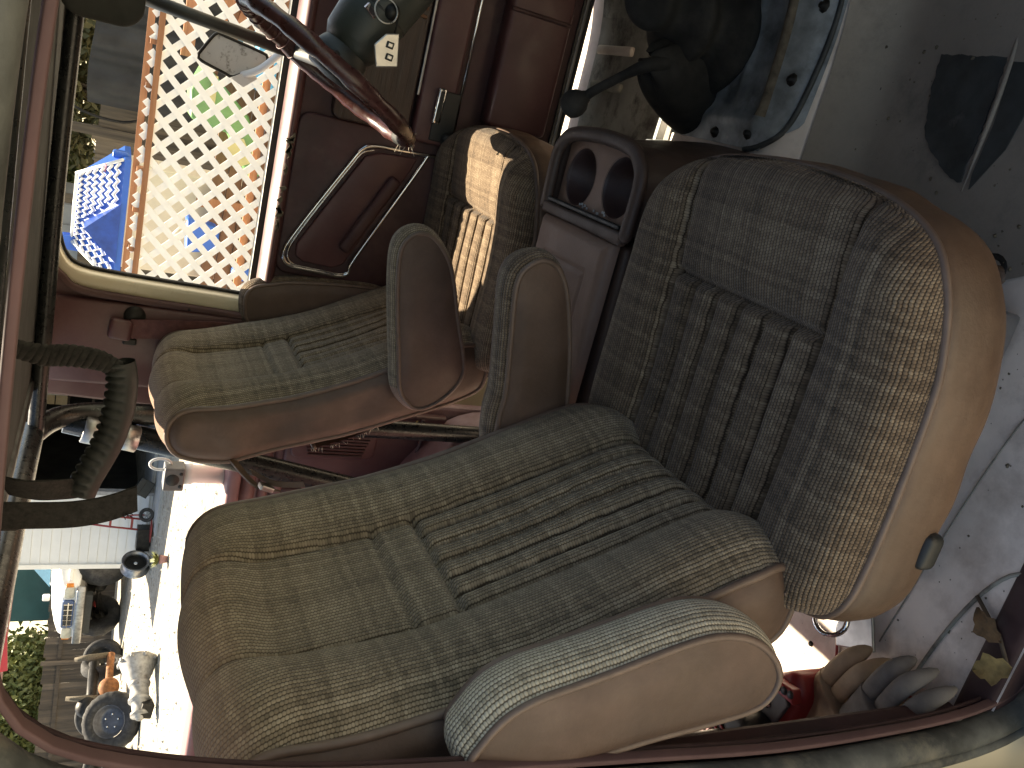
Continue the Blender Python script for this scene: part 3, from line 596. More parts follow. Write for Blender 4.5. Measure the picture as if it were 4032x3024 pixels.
def seatback(S_, hw=.235):
    path = spline(FR+TP+BK[:3], 200); P, L = resample(path, 260)
    Tn = np.gradient(P, axis=0); Tn /= np.linalg.norm(Tn, axis=1)[:, None]; Nn = np.stack([Tn[:, 1], -Tn[:, 0]], 1)
    # normal must point forward/up
    if Nn[90][0] < 0: Nn = -Nn
    def wid(i):
        z = P[i][1]; back = i > 118
        return hw-.012*sstep(.8, .95, z)-.012*sstep(.40, .33, z)
    NU, NV = 260, 200; V, UV, VB = [], [], []
    wi0 = .102
    for i in range(NU+1):
        z = P[i][1]; w_ = wid(i); s = i/NU*L
        wi = wi0-.010*sstep(.72, .95, z)
        top = sstep(.87, .935, z) if Nn[i][0] > -.3 else 1.
        for j in range(NV+1):
            # finer columns towards the edges
            t = 2*j/NV-1; y = w_*math.sin(t*PI/2*.92)/math.sin(PI/2*.92); a = abs(y)
            e = (a-wi)/(w_-wi)
            h = 0.
            if a > wi:
                h += .022*(max(0, math.sin(PI*min(1, max(0, e))))**.85)*(1-.92*top)
            else:
                h += -.004+.010*top*(1-(a/wi)**2)
            h += .018*top*(1-(a/w_)**4)
            hb = h
            h -= .009*math.exp(-((a-wi)/.0048)**2)*(1-.75*top)
            if a < wi+.004 and z > .45 and Nn[i][0] > .2:
                h -= .009*math.exp(-((z-.676)/.005)**2)
                h -= .006*math.exp(-((z-.728)/.0045)**2)
            if a < wi and z < .676 and Nn[i][0] > .2:
                pw = 2*wi/6; k = (y+wi)/pw; f = abs(math.sin(PI*k))
                fade = sstep(.676, .665, z)
                dg = abs(k-round(k))*pw; h += fade*(.007*f**.5-.003-.019*math.exp(-(dg/.0030)**2))
            if .676 < z < .728 and a < wi: h += .004
            # sag and soft lumps
            h += .0022*math.sin(31*y+7*z)*math.sin(19*z+3)
            V.append((P[i][0]+Nn[i][0]*h, y, P[i][1]+Nn[i][1]*h)); UV.append((0, s)); VB.append((P[i][0]+Nn[i][0]*hb, y, P[i][1]+Nn[i][1]*hb))
    n = NV+1
    arcu(VB, UV, n)
    F = [(i*n+j, i*n+j+1, (i+1)*n+j+1, (i+1)*n+j) for i in range(NU) for j in range(NV)]
    ob = mesh('backrest', V, F, FAB, S_, True, UV)
    edge = [V[i*n+NV] for i in range(NU+1)]
    loop = np.array(FR+TP+BK); lp, _ = resample(spline([tuple(p) for p in loop], 160, True), 150, True)
    for sg in (1, -1):
        tube('piping', [(p[0], sg*(wid_z(p, hw)+.001), p[1]) for p in lp], .0052, PIPE, ob, 8, True, w=False)
        # vinyl side panel: fan of rings towards the middle line
        cxm = lambda z: (np.interp(z, [p[1] for p in FR], [p[0] for p in FR])+np.interp(z, [p[1] for p in BK][::-1], [p[0] for p in BK][::-1]))/2
        V2, F2 = [], []; RN = 8; M_ = len(lp)
        for r_ in range(RN+1):
            f = r_/RN
            for p in lp:
                zc = min(.885, max(.385, p[1])); c = np.array([cxm(zc), zc]); q = p*(1-f)+c*f
                V2.append((q[0], sg*(wid_z(q, hw)+.016*math.sin(PI/2*min(1, f*2.2))+.003*math.sin(40*q[1])*f), q[1]))
        for r_ in range(RN):
            for k in range(M_): F2.append((r_*M_+k, r_*M_+(k+1) % M_, (r_+1)*M_+(k+1) % M_, (r_+1)*M_+k))
        mesh('side_panel', V2, F2, VIN, ob, True)
    bk, _ = resample(spline(BK[1:], 60), 40)
    grid('back_panel', lambda a, b: ((p := bk[min(40, int(a*40+.5))])[0]-.006, -wid_z(p, hw)+2*wid_z(p, hw)*b, p[1]), 40, 12, VIN, S_)
    return ob
def wid_z(p, hw): return hw-.012*sstep(.8, .95, p[1])-.012*sstep(.40, .33, p[1])
OUT = [(-.118, .225), (-.105, .262), (-.075, .282), (-.02, .288), (.10, .287), (.19, .282), (.245, .272), (.285, .258), (.318, .236), (.341, .202), (.357, .155), (.366, .10), (.371, .04), (.372, 0)]
def cushion(S_):
    o1, _ = resample(spline(OUT, 120), 70)
    xs = [p[0] for p in OUT]; ys = [p[1] for p in OUT]
    WI = .147
    def hw(x): return float(np.interp(x, o1[:, 0], o1[:, 1]))
    def zt(x): return float(np.interp(x, [-.12, -.05, .05, .193, .30, .36, .372], [.336, .336, .336, .339, .352, .352, .345]))
    NU, NV = 210, 200; V, UV, VB = [], [], []
    xl = [-.118+.49*(math.sin(PI/2*(i/NU))**1.0*.62+.38*i/NU) for i in range(NU+1)]
    for i in range(NU+1):
        x = min(xl[i], .3718); w_ = max(.012, hw(x)); wi = WI+.006*sstep(.1, .36, x)
        for j in range(NV+1):
            t = 2*j/NV-1; y = w_*math.sin(t*PI/2*.9)/math.sin(PI/2*.9); a = abs(y)
            d = min(w_-a, (.3725-x)*1.0, ) if x > .30 else w_-a
            # distance to the outline along the front curve
            if x > .2: d = min(d, float(np.min(np.hypot(o1[30:, 0]-x, o1[30:, 1]-a))))
            z = zt(x); rr = .034
            if d < rr: z -= rr-math.sqrt(max(0, rr*rr-(rr-d)**2))
            if a > wi: e = (a-wi)/(max(w_, wi+.01)-wi); z += .020*max(0, math.sin(PI*min(1, e)))**.7*sstep(.38, .26, x)
            zb_ = z
            z -= .010*math.exp(-((a-wi)/.005)**2)*sstep(-.2, -.1, x)
            if a < wi+.004:
                z -= .011*math.exp(-((x-.193)/.0055)**2)
                if x < .193:
                    pw = 2*wi/6; f = abs(math.sin(PI*(y+wi)/pw)); dg = abs((y+wi)/pw-round((y+wi)/pw))*pw; z += sstep(.193, .182, x)*(.008*f**.5-.003-.020*math.exp(-(dg/.0031)**2))
                else: z += .008*sstep(.193, .23, x)*(1-(a/wi)**2)
            z += .002*math.sin(23*x+5*y)*math.sin(17*y+2)
            VB.append((x, y, zb_)); V.append((x, y, z)); UV.append((0, x+.3+(.04*sstep(.33, .372, x))))
    n = NV+1; arcu(VB, UV, n); F = [(i*n+j, i*n+j+1, (i+1)*n+j+1, (i+1)*n+j) for i in range(NU) for j in range(NV)]
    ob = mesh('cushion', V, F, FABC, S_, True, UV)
    full = [(p[0], p[1]) for p in o1]+[(p[0], -p[1]) for p in o1[::-1][1:]]
    full, _ = resample(full, 150)
    ze = lambda x: zt(x)-.033
    tube('piping', [(p[0], p[1], ze(p[0])) for p in full], .0052, PIPE, ob, 8, w=False)
    fn = np.gradient(full, axis=0); fn /= np.linalg.norm(fn, axis=1)[:, None]; fn = np.stack([fn[:, 1], -fn[:, 0]], 1)
    if fn[75][0] < 0: fn = -fn
    prof = [(0, 0), (.006, -.012), (.009, -.035), (.008, -.065), (.0, -.095), (-.014, -.118), (-.035, -.130), (-.07, -.134)]
    def skirt(a, b):
        k = min(150, int(a*150+.5)); s = b*(len(prof)-1); q = min(int(s), len(prof)-2); f = s-q
        o = prof[q][0]*(1-f)+prof[q+1][0]*f; dz = prof[q][1]*(1-f)+prof[q+1][1]*f
        p = full[k]; wr = .002*math.sin(a*90)*math.sin(PI*b)*(.3+.7*(math.sin(a*13)**2))
        return (p[0]+fn[k][0]*(o+wr), p[1]+fn[k][1]*(o+wr), ze(p[0])+dz)
    grid('boxing', skirt, 150, 24, VIND, ob)
    for sg in (1, -1):
        x = .335; y = sg*.21; tube('boxing_seam', [(x+.003, y+sg*.002, ze(x)-.005), (x+.0055, y+sg*.004, ze(x)-.035), (x+.003, y+sg*.003, ze(x)-.07)], .0014, VIN, ob, 5, n=10, w=False)
    return ob
def armrest(S_, outline, y0, y1, fab, nm='armrest'):
    lp, L = resample(spline(outline, 160, True), 110, True); cen = lp.mean(0); lp2 = np.vstack([lp, lp[:1]])
    nrm = np.roll(lp, -1, 0)-np.roll(lp, 1, 0); nrm /= np.linalg.norm(nrm, axis=1)[:, None]; nrm = np.stack([nrm[:, 1], -nrm[:, 0]], 1)
    if ((lp-cen)*nrm).sum() < 0: nrm = -nrm
    def st(a, b):
        k = int(a*110+.5) % 110; bl = .012*math.sin(PI*b)**.7
        return (lp[k][0]+nrm[k][0]*bl, y0+(y1-y0)*b, lp[k][1]+nrm[k][1]*bl)
    V, UV, F = [], [], []
    for i in range(111):
        for j in range(13): V.append(st(i/110, j/12)); UV.append(((y1-y0)*j/12, i/110*L+.01))
    F = [(i*13+j, i*13+j+1, (i+1)*13+j+1, (i+1)*13+j) for i in range(110) for j in range(12)]
    ob = mesh(nm, V, F, fab, S_, True, UV)
    for y, sg in ((y0, -1), (y1, 1)):
        if y1 < y0: sg = -sg
        V2, F2 = [], []
        for r_ in range(8):
            f = (r_/7)**.8*.97
            for p in lp: q = p*(1-f)+cen*f; V2.append((q[0], y+sg*.009*math.sin(PI/2*min(1, f*2)), q[1]))
        b0 = 110
        for r_ in range(7):
            for k in range(110): F2.append((r_*b0+k, r_*b0+(k+1) % b0, (r_+1)*b0+(k+1) % b0, (r_+1)*b0+k))
        F2.append(tuple(7*b0+k for k in range(110)))
        mesh('armrest_side', V2, F2, VIN, ob, True)
        tube('piping', [(p[0], y, p[1]) for p in lp], .0042, PIPE, ob, 7, True, w=False)
    return ob
def seat_base(S_):
    b = box('seat_base', (.10, 0, .10), (.30, .24, .19), SCREW, S_, bev=.01, w=False)
    for sg in (1, -1): box('seat_rail', (.06, sg*.13, .03), (.40, .03, .05), STEEL, S_, bev=.005, w=False)
    box('recliner_cover', (-.11, 0, .27), (.08, .36, .10), BLK, S_, bev=.01, w=False)
ps = thing('bucket_seat', 'beige tweed bucket seat nearest the open door, its near armrest folded up', 'seat', (0, -.475, 0), 0, 'front bucket seats')
seatback(ps); cushion(ps); seat_base(ps)
def loc(pts, ox): return [(p[0]-ox, p[1]) for p in pts]
PRA = [(-.20, .757), (-.180, .752), (-.152, .735), (-.134, .708), (-.122, .672), (-.110, .634), (-.096, .595), (-.083, .556), (-.076, .522), (-.079, .485), (-.092, .453), (-.115, .424), (-.143, .410), (-.172, .425), (-.187, .49), (-.198, .56), (-.212, .625), (-.226, .69), (-.224, .735)]
armrest(ps, [(p[0]-.008, p[1]-.012) for p in PRA], -.312, -.250, FABP)
PLA = [(-.150, .50), (-.10, .508), (-.055, .508), (.03, .522), (.10, .534), (.131, .532), (.149, .517), (.156, .498), (.149, .477), (.126, .457), (.089, .440), (.017, .416), (-.07, .395), (-.14, .38), (-.19, .39), (-.205, .43), (-.19, .48)]
armrest(ps, PLA, .246, .308, FABC)
lv = box('recline_lever', (.0, -.285, .222), (.045, .035, .028), BLK, ps, bev=.009, seg=3, w=False)
tg = lathe('rear_mount_ring', [(.021, -.006), (.027, -.004), (.027, .004), (.021, .006), (.021, -.006)], (-.235, -.105, .07), (.4, -.3, .9), CHR, ps, 24, w=False)
box('rear_mount_plate', (-.235, -.10, .015), (.10, .07, .006), STEEL, ps, rot=(0, 0, .5), bev=.002, w=False)
for k in range(26):  # frayed rear corner of the backrest cover
    p = np.array([-.075+random.uniform(-.03, .02), -.232+random.uniform(-.012, .012), .335+random.uniform(-.02, .02)])
    q = p+np.array([random.uniform(-.006, .02), random.uniform(-.015, .012), random.uniform(-.022, .008)])
    tube('frayed_thread', [p, q], [.0022, .0010], FABP if k % 2 else PIPE, ps, 5, w=False)
ds = thing('bucket_seat', 'beige tweed bucket seat behind the steering wheel, tan vinyl side towards the console', 'seat', (-.07, .475, 0), 0, 'front bucket seats')
seatback(ds); cushion(ds); seat_base(ds)
DRA = [(-.212, .531), (-.147, .547), (-.07, .565), (-.003, .579), (.056, .586), (.086, .575), (.098, .552), (.091, .525), (.057, .491), (.013, .469), (-.059, .443), (-.133, .413), (-.172, .406), (-.206, .42), (-.237, .449), (-.252, .482), (-.242, .507)]
armrest(ds, loc(DRA, -.07), -.312, -.250, FAB)
DLA = [(-.245, .757), (-.212, .758), (-.190, .74), (-.178, .70), (-.168, .659), (-.157, .547), (-.155, .45), (-.175, .41), (-.22, .42), (-.245, .50), (-.262, .60), (-.282, .68), (-.29, .724), (-.275, .748)]
armrest(ds, loc(DLA, -.07), .232, .285, FABC)
mp = grid('map_pocket', lambda a, b: (-.295+.16*a-.035-.028*math.sin(PI*min(1, a*1.3+.1))*(1-.3*abs(2*b-1)), -.19+.38*b, .655-.29*a-.012*math.cos(2*PI*b)), 20, 20, VIND, ds)
tube('pocket_hem', [(-.338+.004*math.sin(9*b), -.19+.38*b, .655-.012*math.cos(2*PI*b)) for b in np.linspace(0, 1, 20)], .005, PIPE, mp, 6, w=False)
for k in range(40):
    b = random.random(); a = random.uniform(0, .6)
    p = np.array([-.295+.16*a-.035-.028*math.sin(PI*min(1, a*1.3+.1))-.002, -.19, .655-.29*a]); q = p+np.array([random.uniform(-.01, 0), random.uniform(-.008, .0), random.uniform(-.006, .006)])
    tube('frayed_thread', [p, q], [.0007, .0003], FOAM, ds, 4, w=False)

# ---------------------------------------------------------------- centre console
cs = thing('center_console', 'brown plastic centre console with two empty cup holders and padded lid', 'console', (0, 0, 0))
CZ = .335
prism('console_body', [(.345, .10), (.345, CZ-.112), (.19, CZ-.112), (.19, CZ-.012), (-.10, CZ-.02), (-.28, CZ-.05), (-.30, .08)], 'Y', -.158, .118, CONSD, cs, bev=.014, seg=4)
bz = [(.196, .122), (.29, .128), (.322, .112), (.338, .075), (.345, -.02), (.339, -.115), (.318, -.155), (.285, -.170), (.205, -.170)]
bzp = spline(bz, 60)
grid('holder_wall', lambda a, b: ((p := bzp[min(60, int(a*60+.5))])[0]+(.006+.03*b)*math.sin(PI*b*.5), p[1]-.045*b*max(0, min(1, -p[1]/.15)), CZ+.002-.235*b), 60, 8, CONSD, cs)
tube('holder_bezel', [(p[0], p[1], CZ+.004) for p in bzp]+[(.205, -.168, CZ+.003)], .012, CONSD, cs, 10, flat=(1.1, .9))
box('bezel_crossbar', (.199, -.024, CZ+.004), (.022, .29, .018), CONSD, cs, bev=.006, seg=3)
box('bezel_groove', (.215, -.024, CZ+.006), (.007, .26, .012), BLK, cs, bev=.002)
# tray with two round wells
HC = [(.268, .048), (.272, -.088)]; HR = .051
bmv = bmesh.new()
V, F = [], []; nx, ny = 60, 110
idx = {}
for i in range(nx+1):
    for j in range(ny+1):
        x = .212+.122*i/nx; y = -.158+.270*j/ny
        idx[i, j] = len(V); V.append([x, y, CZ-.012])
def in_b(x, y): return x < np.interp(y, [-.165, -.155, -.115, -.02, .075, .112, .125], [.28, .316, .336, .342, .335, .32, .29])
for i in range(nx):
    for j in range(ny):
        xc = .212+.122*(i+.5)/nx; yc = -.158+.270*(j+.5)/ny
        if any(math.hypot(xc-a, yc-b) < HR for a, b in HC) or not in_b(xc, yc): continue
        F.append((idx[i, j], idx[i+1, j], idx[i+1, j+1], idx[i, j+1]))
# snap hole rims
for v_ in V:
    for a, b in HC:
        d = math.hypot(v_[0]-a, v_[1]-b)
        if abs(d-HR) < .0022: v_[0] = a+(v_[0]-a)*HR/d; v_[1] = b+(v_[1]-b)*HR/d
mesh('holder_tray', [tuple(q) for q in V], F, CONS, cs, False)
for (a, b) in HC:
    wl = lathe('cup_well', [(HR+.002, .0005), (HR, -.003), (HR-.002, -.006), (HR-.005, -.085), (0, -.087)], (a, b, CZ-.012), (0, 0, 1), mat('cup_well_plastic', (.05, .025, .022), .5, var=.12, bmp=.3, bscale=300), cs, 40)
for k in range(10): box('worn_edge_chip', (.222+random.uniform(-.003, .003), -.02+random.uniform(-.05, .05), CZ-.0105), (.004, random.uniform(.003, .01), .001), mat('chalky_scuff', (.5, .55, .58), .8), cs)
# padded lid
def lid(a, b):
    x = .190-.43*a; y = -.150+.262*b
    e = min(a*.43, (1-a)*.43, b*.262, (1-b)*.262); r_ = .022
    z = CZ+.016+.006*math.sin(PI*b)
    if e < r_: z -= r_-math.sqrt(max(0, r_*r_-(r_-e)**2))
    # pressed rectangle
    dx = abs(x+.02)-.145; dy = abs(y+.022)-.078; d = max(dx, dy) if max(dx, dy) < 0 or dx < 0 or dy < 0 else math.hypot(max(dx, 0), max(dy, 0))
    z -= .0035*math.exp(-(d/.0035)**2)
    return (x, y, z)
grid('lid', lid, 110, 90, CONS, cs)
box('console_side_skirt', (.0, -.163, .19), (.5, .010, .24), VIND, cs, bev=.004)

# ---------------------------------------------------------------- small things in the cab
# keys
kx, ky, kz = .462, .338, .654
key = thing('key_ring', 'steel split ring with key and silver tag hanging from the ignition', 'keys', (kx, ky, kz-.05))
mesh('ring', *tube_vf([(kx+.0215*math.cos(t), ky-.006+.008*math.cos(t), kz-.004+.0215*math.sin(t)) for t in np.linspace(0, 2*PI, 40, endpoint=False)], .0014, 7, True), SILV, key, True, None, OFF(key))
box('key_blade', (kx-.006, ky+.008, kz+.020), (.012, .006, .028), CHR, key, rot=(.3, .6, 0), bev=.001)
tube('chain', [(kx-.004, ky-.006, kz-.026), (kx-.018, ky-.008, kz-.028), (kx-.034, ky-.01, kz-.026)], .0022, SCREW, key, 6)
tgp = [(.424, .643), (.430, .619), (.372, .611), (.362, .651), (.400, .662)]
tgo = prism('tag', tgp, 'Y', .326, .333, SILV, key, bev=.002)
for x in (.385, .406):
    box('tag_window', (x, .3245, .633-(.406-x)*.12), (.012, .003, .014), BLK, tgo, rot=(0, .12, 0), bev=.001)
    box('tag_figure', (x, .3225, .633-(.406-x)*.12), (.007, .002, .009), SILV, tgo, rot=(0, .12, 0), bev=.001)
# seat belts
sb = thing('seat_belt', 'maroon shoulder belt hanging from its guide on the driver side pillar', 'seat belt', (-.33, .70, .6), 0, 'seat belts')
pts = [(-.328, .706, 1.0), (-.318, .705, .9), (-.308, .70, .80), (-.30, .66, .72), (-.30, .60, .66)]
def webbing(name, P, wv, wd, mt, parent, th=.0016, n=30):
    P = spline(P, n); V = []
    for i, p in enumerate(P):
        w_ = wv if not callable(wv) else wv(i/n); a = np.array(w_, float); a /= np.linalg.norm(a)
        t = P[min(i+1, n)]-P[max(i-1, 0)]; nn_ = np.cross(t, a); nn_ /= np.linalg.norm(nn_)+1e-9
        for s1, s2 in ((-1, -1), (1, -1), (1, 1), (-1, 1)): V.append(tuple(p+a*wd/2*s1+nn_*th*s2))
    F = [(i*4+k, i*4+(k+1) % 4, (i+1)*4+(k+1) % 4, (i+1)*4+k) for i in range(n) for k in range(4)]+[(0, 1, 2, 3), tuple(4*n+k for k in range(4))]
    return mesh(name, V, F, mt, parent, False, None, OFF(parent))
webbing('webbing', pts, (1, 0, .1), .046, MWEB, sb)
box('guide_cover', (-.332, .708, 1.022), (.05, .022, .05), MARP, sb, rot=(0, .1, 0), bev=.009, seg=3)
lathe('guide_anchor', [(0, .008), (.02, .008), (.024, 0)], (-.300, .719, .995), (0, -1, 0), SCREW, sb, 18)
box('guide_foot', (-.362, .714, 1.0), (.016, .010, .03), SCREW, sb, bev=.004)
box('latch_plate', (-.288, .655, .735), (.035, .010, .03), STEEL, sb, rot=(0, .5, .2), bev=.003)
nb = thing('seat_belt', 'dark maroon belt webbing running down the near pillar past the gloves', 'seat belt', (-.21, -.76, 0), 0, 'seat belts')
webbing('webbing', [(-0.268, -.762, .95), (-0.238, -0.765, 0.688), (-0.247, -0.765, 0.520), (-0.251, -0.767, 0.320), (-0.251, -0.770, 0.115), (-0.245, -0.775, -0.005), (-0.240, -0.780, -0.107)], (-.5, .87, 0), .046, mat('dark_maroon_webbing', (.045, .018, .017), .8, var=.2, scale=60, bmp=.5, bscale=300), nb)
# grab handle on the roll bar: twisted cord, ribbed rubber grip, webbing
gh = thing('grab_handle', 'black ribbed rubber grab grip slung from the roof bar on webbing and twisted cord', 'grab handle', (-.25, 0, 1.03))
G = [(-.146, .0, 1.040), (-.172, 0, 1.034), (-.205, 0, 1.033), (-.24, 0, 1.036), (-.275, 0, 1.043), (-.31, 0, 1.055), (-.345, 0, 1.068), (-.372, 0, 1.075)]
def grip(a, b):
    P = GS; k = min(90, int(a*90+.5)); p = P[k]; t = P[min(k+1, 90)]-P[max(k-1, 0)]; t /= np.linalg.norm(t); u_ = np.cross(t, (0, 1, 0)); u_ /= np.linalg.norm(u_)
    an = 2*PI*b; r_ = .0225+.001*math.sin(PI*a)
    if .28 < a < .82 and math.sin(an) > -.2 if u_[2] > 0 else math.sin(an) < .2:
        r_ -= .0045*(math.sin((a-.28)/.54*9*2*PI) > .1)
    return tuple(p+r_*(math.cos(an)*np.array([0, 1., 0])*.72+math.sin(an)*u_))
GS = spline(G, 90)
grid('grip', grip, 90, 28, mat('grip_rubber', (.02, .023, .021), .55, var=.2, scale=30), gh, closed=True, w=True)
cp = spline([(-.140, .0, 1.175), (-.146, 0, 1.14), (-.143, 0, 1.105), (-.147, 0, 1.065), (-.160, 0, 1.038)], 60)
for ph in range(3):
    V = []
    tube('cord_strand', [p+np.array([.0075*math.cos(k*.55+ph*2.094)*(1+.5*math.sin(PI*k/60)), .0075*math.sin(k*.55+ph*2.094), 0]) for k, p in enumerate(cp)], .0068, WEB, gh, 8)
webbing('upper_webbing', [(-.355, -.01, 1.18), (-.352, -.03, 1.14), (-.355, -.02, 1.10), (-.362, 0, 1.078)], (.75, -.3, .35), .046, WEB, gh, .002)
st = thing('webbing_strap', 'loose end of black webbing hanging from the roof bar beside the grab grip', 'strap', (-.29, -.2, 1.0))
webbing('strap_tail', [(-.300, -.195, 1.180), (-.298, -.198, 1.13), (-.294, -.2, 1.08), (-.284, -.2, 1.04), (-.268, -.2, 1.006)], (1, -.15, .12), .042, WEB, st, .002)
box('strap_knot', (-.325, -.17, 1.158), (.02, .02, .03), WEB, st, rot=(.3, .2, 0), bev=.006, seg=3)
for k in range(8):
    p = np.array([-.285+random.uniform(-.008, .004), -.2, 1.022]); tube('frayed_end', [p, p+np.array([random.uniform(-.008, .004), random.uniform(-.003, .003), random.uniform(-.014, -.004)])], .0006, WEB, st, 4)
# straps tied behind the driver's seat
cl = thing('cinch_strap', 'thin tan strap with a metal buckle tied at the back of the driver seat', 'strap', (-.44, .3, .8))
webbing('strap', [(-.418, .24, .815), (-.435, .20, .79), (-.445, .17, .765), (-.443, .16, .735)], (.2, .2, 1), .018, VIND, cl, .002)
webbing('strap_tail', [(-.425, .20, .78), (-.432, .17, .745), (-.425, .15, .715), (-.418, .14, .69)], (.6, .2, .3), .012, VIND, cl, .0012)
box('buckle', (-.44, .165, .755), (.012, .018, .03), STEEL, cl, rot=(.2, .4, 0), bev=.003)
# leaves
def leaf(name, label, p, sz, rz, mt=LEAFD):
    V = []; F = []
    for i in range(9):
        a = i/8; w_ = sz*.32*math.sin(PI*a**.8)*(1+.25*math.sin(17*a)); x = sz*(a-.5)
        for s1 in (-1, 0, 1): V.append((x*math.cos(rz)-s1*w_*math.sin(rz)+p[0], x*math.sin(rz)+s1*w_*math.cos(rz)+p[1], p[2]+.006+abs(s1)*.006+.01*math.sin(3*a)))
    F = [(i*3+k, i*3+k+1, (i+1)*3+k+1, (i+1)*3+k) for i in range(8) for k in range(2)]
    return tag(mesh(name, V, F, mt, None, True), label, 'leaf', 'dry leaves')
leaf('dry_leaf', 'small yellow dry leaf caught at the wheelhouse seam behind the driver seat', (-.52, .675, .25), .05, .8)
leaf('dry_leaf', 'crumpled yellow leaf by the door sill at the foot of the near pillar', (-.165, -.785, .008), .055, 2.3)
leaf('dry_leaf', 'broken brown leaf lying on the floor beside the door sill', (-.12, -.755, .004), .05, 1.1, mat('brown_leaf', (.16, .09, .04), .8, var=.3, scale=60))
tube('twig', [(-.10, -.72, .004), (-.13, -.77, .006), (-.16, -.80, .01)], .003, BARK, None, 6)["label"] = 'thin brown twig lying by the door sill near the leaves'
bpy.data.objects['twig']["category"] = 'twig'
# gloves
def glove(name, label, base_, rz, mt, curl=.5, sc=1., tilt=0.):
    g = thing(name, label, 'glove', base_, rz, 'work gloves')
    V, F = [], []
    def add(vf):
        b0 = len(V); V.extend(vf[0]); F.extend([tuple(k+b0 for k in f) for f in vf[1]])
    pal = spline([(-.13, 0, .035), (-.09, 0, .03), (-.05, 0, .022), (0, 0, .022), (.045, 0, .026), (.055, 0, .026)], 20)
    rad = [np.interp(i/20, [0, .3, .5, .9, 1], [.060, .050, .040, .046, .030])*sc for i in range(21)]
    add(tube_vf([p*sc for p in pal], rad, 20, flat=(1.0, .45)))
    for k, (y, ln) in enumerate(((-.027, .062), (-.009, .078), (.010, .072), (.028, .056))):
        P = [(.035, y, .026), (.065, y*1.15, .034), (.065+ln*.55, y*1.2, .030+.01*math.sin(k)), (.065+ln*.9, y*1.22, .018-.01*curl)]
        add(tube_vf([p*sc for p in spline(P, 12)], [.0105*sc]*9+[.010*sc, .0085*sc, .006*sc, .002*sc], 12, flat=(1., .62)))
    P = [(-.03, -.03, .022), (-.0, -.058, .03), (.03, -.07, .026), (.045, -.074, .02)]
    add(tube_vf([p*sc for p in spline(P, 10)], [.017*sc]*7+[.014*sc, .012*sc, .009*sc, .004*sc], 12))
    if tilt:
        Rm = Matrix.Rotation(tilt, 3, 'Y'); V = [tuple(Rm @ Vector(v_)) for v_ in V]
    mesh('glove_body', V, F, mt, g, True)
    tube('cuff_hem', [p*sc for p in [np.array((-.128, .058*math.cos(t), .033+.026*math.sin(t))) for t in np.linspace(0, 2*PI, 24)]], .004*sc, mt, g, 6, w=False)
    return g
glove('work_glove', 'tan leather work glove lying on the floor behind the near belt', (-.41, -.612, .012), -.42, GLOVE, .3, 1.35)
glove('work_glove', 'grey worn leather glove lying against the door pillar by the sill', (-.365, -.695, .03), -.36, GLOVG, .6, 1.3)
glove('work_glove', 'pale grey glove cuff tucked between the tan glove and the pillar', (-.46, -.695, .02), 1.2, mat('pale_grey_leather', (.42, .38, .35), .8, var=.2, scale=25), .5, .95)
# red power tool and its black battery case, behind the seat
dr = thing('power_tool', 'red and black power tool lying on the floor behind the near seat', 'power tool', (-.40, -.55, 0))
prism('housing', [(-.44, -.52), (-.36, -.545), (-.33, -.575), (-.36, -.61), (-.43, -.60), (-.46, -.56)], 'Z', .0, .095, REDM, dr, bev=.015, seg=3)
prism('side_cover', [(-.425, -.535), (-.375, -.552), (-.36, -.575), (-.38, -.595), (-.425, -.585)], 'Z', .095, .103, mat('grey_tool_plastic', (.12, .12, .125), .5), dr, bev=.003)
prism('motor_rib', [(-.372, -.55), (-.355, -.556), (-.345, -.60), (-.365, -.612)], 'Z', .095, .115, REDM, dr, bev=.004, seg=3)
for k in range(4): lathe('vent_hole', [(0, .002), (.005, .002), (.0065, 0)], (-.362+.003*k, -.563-.0125*k, .1155), (0, 0, 1), BLK, dr, 10)
lathe('bolt', [(0, .004), (.005, .004), (.007, 0)], (-.405, -.56, .104), (0, 0, 1), CHR, dr, 10)
bt_ = thing('battery_pack', 'black battery pack with red slatted vents beside the red power tool', 'battery', (-.47, -.54, 0))
prism('case', [(-.52, -.50), (-.43, -.53), (-.42, -.57), (-.45, -.61), (-.53, -.57)], 'Z', .03, .155, BLK, bt_, bev=.012, seg=3)
for k in range(5): box('vent_slat', (-.505+.012*k, -.516-.004*k, .1575), (.004, .03, .004), REDM, bt_, rot=(0, 0, -.3), bev=.001)
prism('foot', [(-.51, -.51), (-.44, -.535), (-.45, -.59), (-.51, -.56)], 'Z', 0, .03, BLK, bt_)
fl_ = thing('work_lamp', 'chrome domed lamp head showing below the folded armrest', 'lamp', (-.41, -.60, .2))
lathe('dome', [(0, .03), (.012, .028), (.021, .021), (.027, .010), (.029, 0), (.029, -.02)], (-.41, -.60, .405), (.35, -.5, .7), CHR, fl_, 32)
lathe('collar', [(.0295, -.02), (.033, -.022), (.033, -.035), (.030, -.036), (.030, -.045), (.034, -.047), (.034, -.06), (.02, -.07)], (-.41, -.60, .405), (.35, -.5, .7), BLK, fl_, 32)
tube('stem', [(-.43, -.57, .36), (-.47, -.55, .2), (-.48, -.54, .05)], .012, BLK, fl_, 10)
tube('handle', [(-.42, -.59, .42), (-.435, -.60, .47), (-.45, -.60, .53)], .006, SCREW, fl_, 8)
tag(tube('wire', [(-.30, -.56, .004), (-.33, -.58, .004), (-.31, -.63, .006), (-.29, -.68, .006), (-.28, -.72, .004)], .0022, REDM, None, 6, n=30), 'thin red wire trailing over the floor beside the power tool', 'wire')
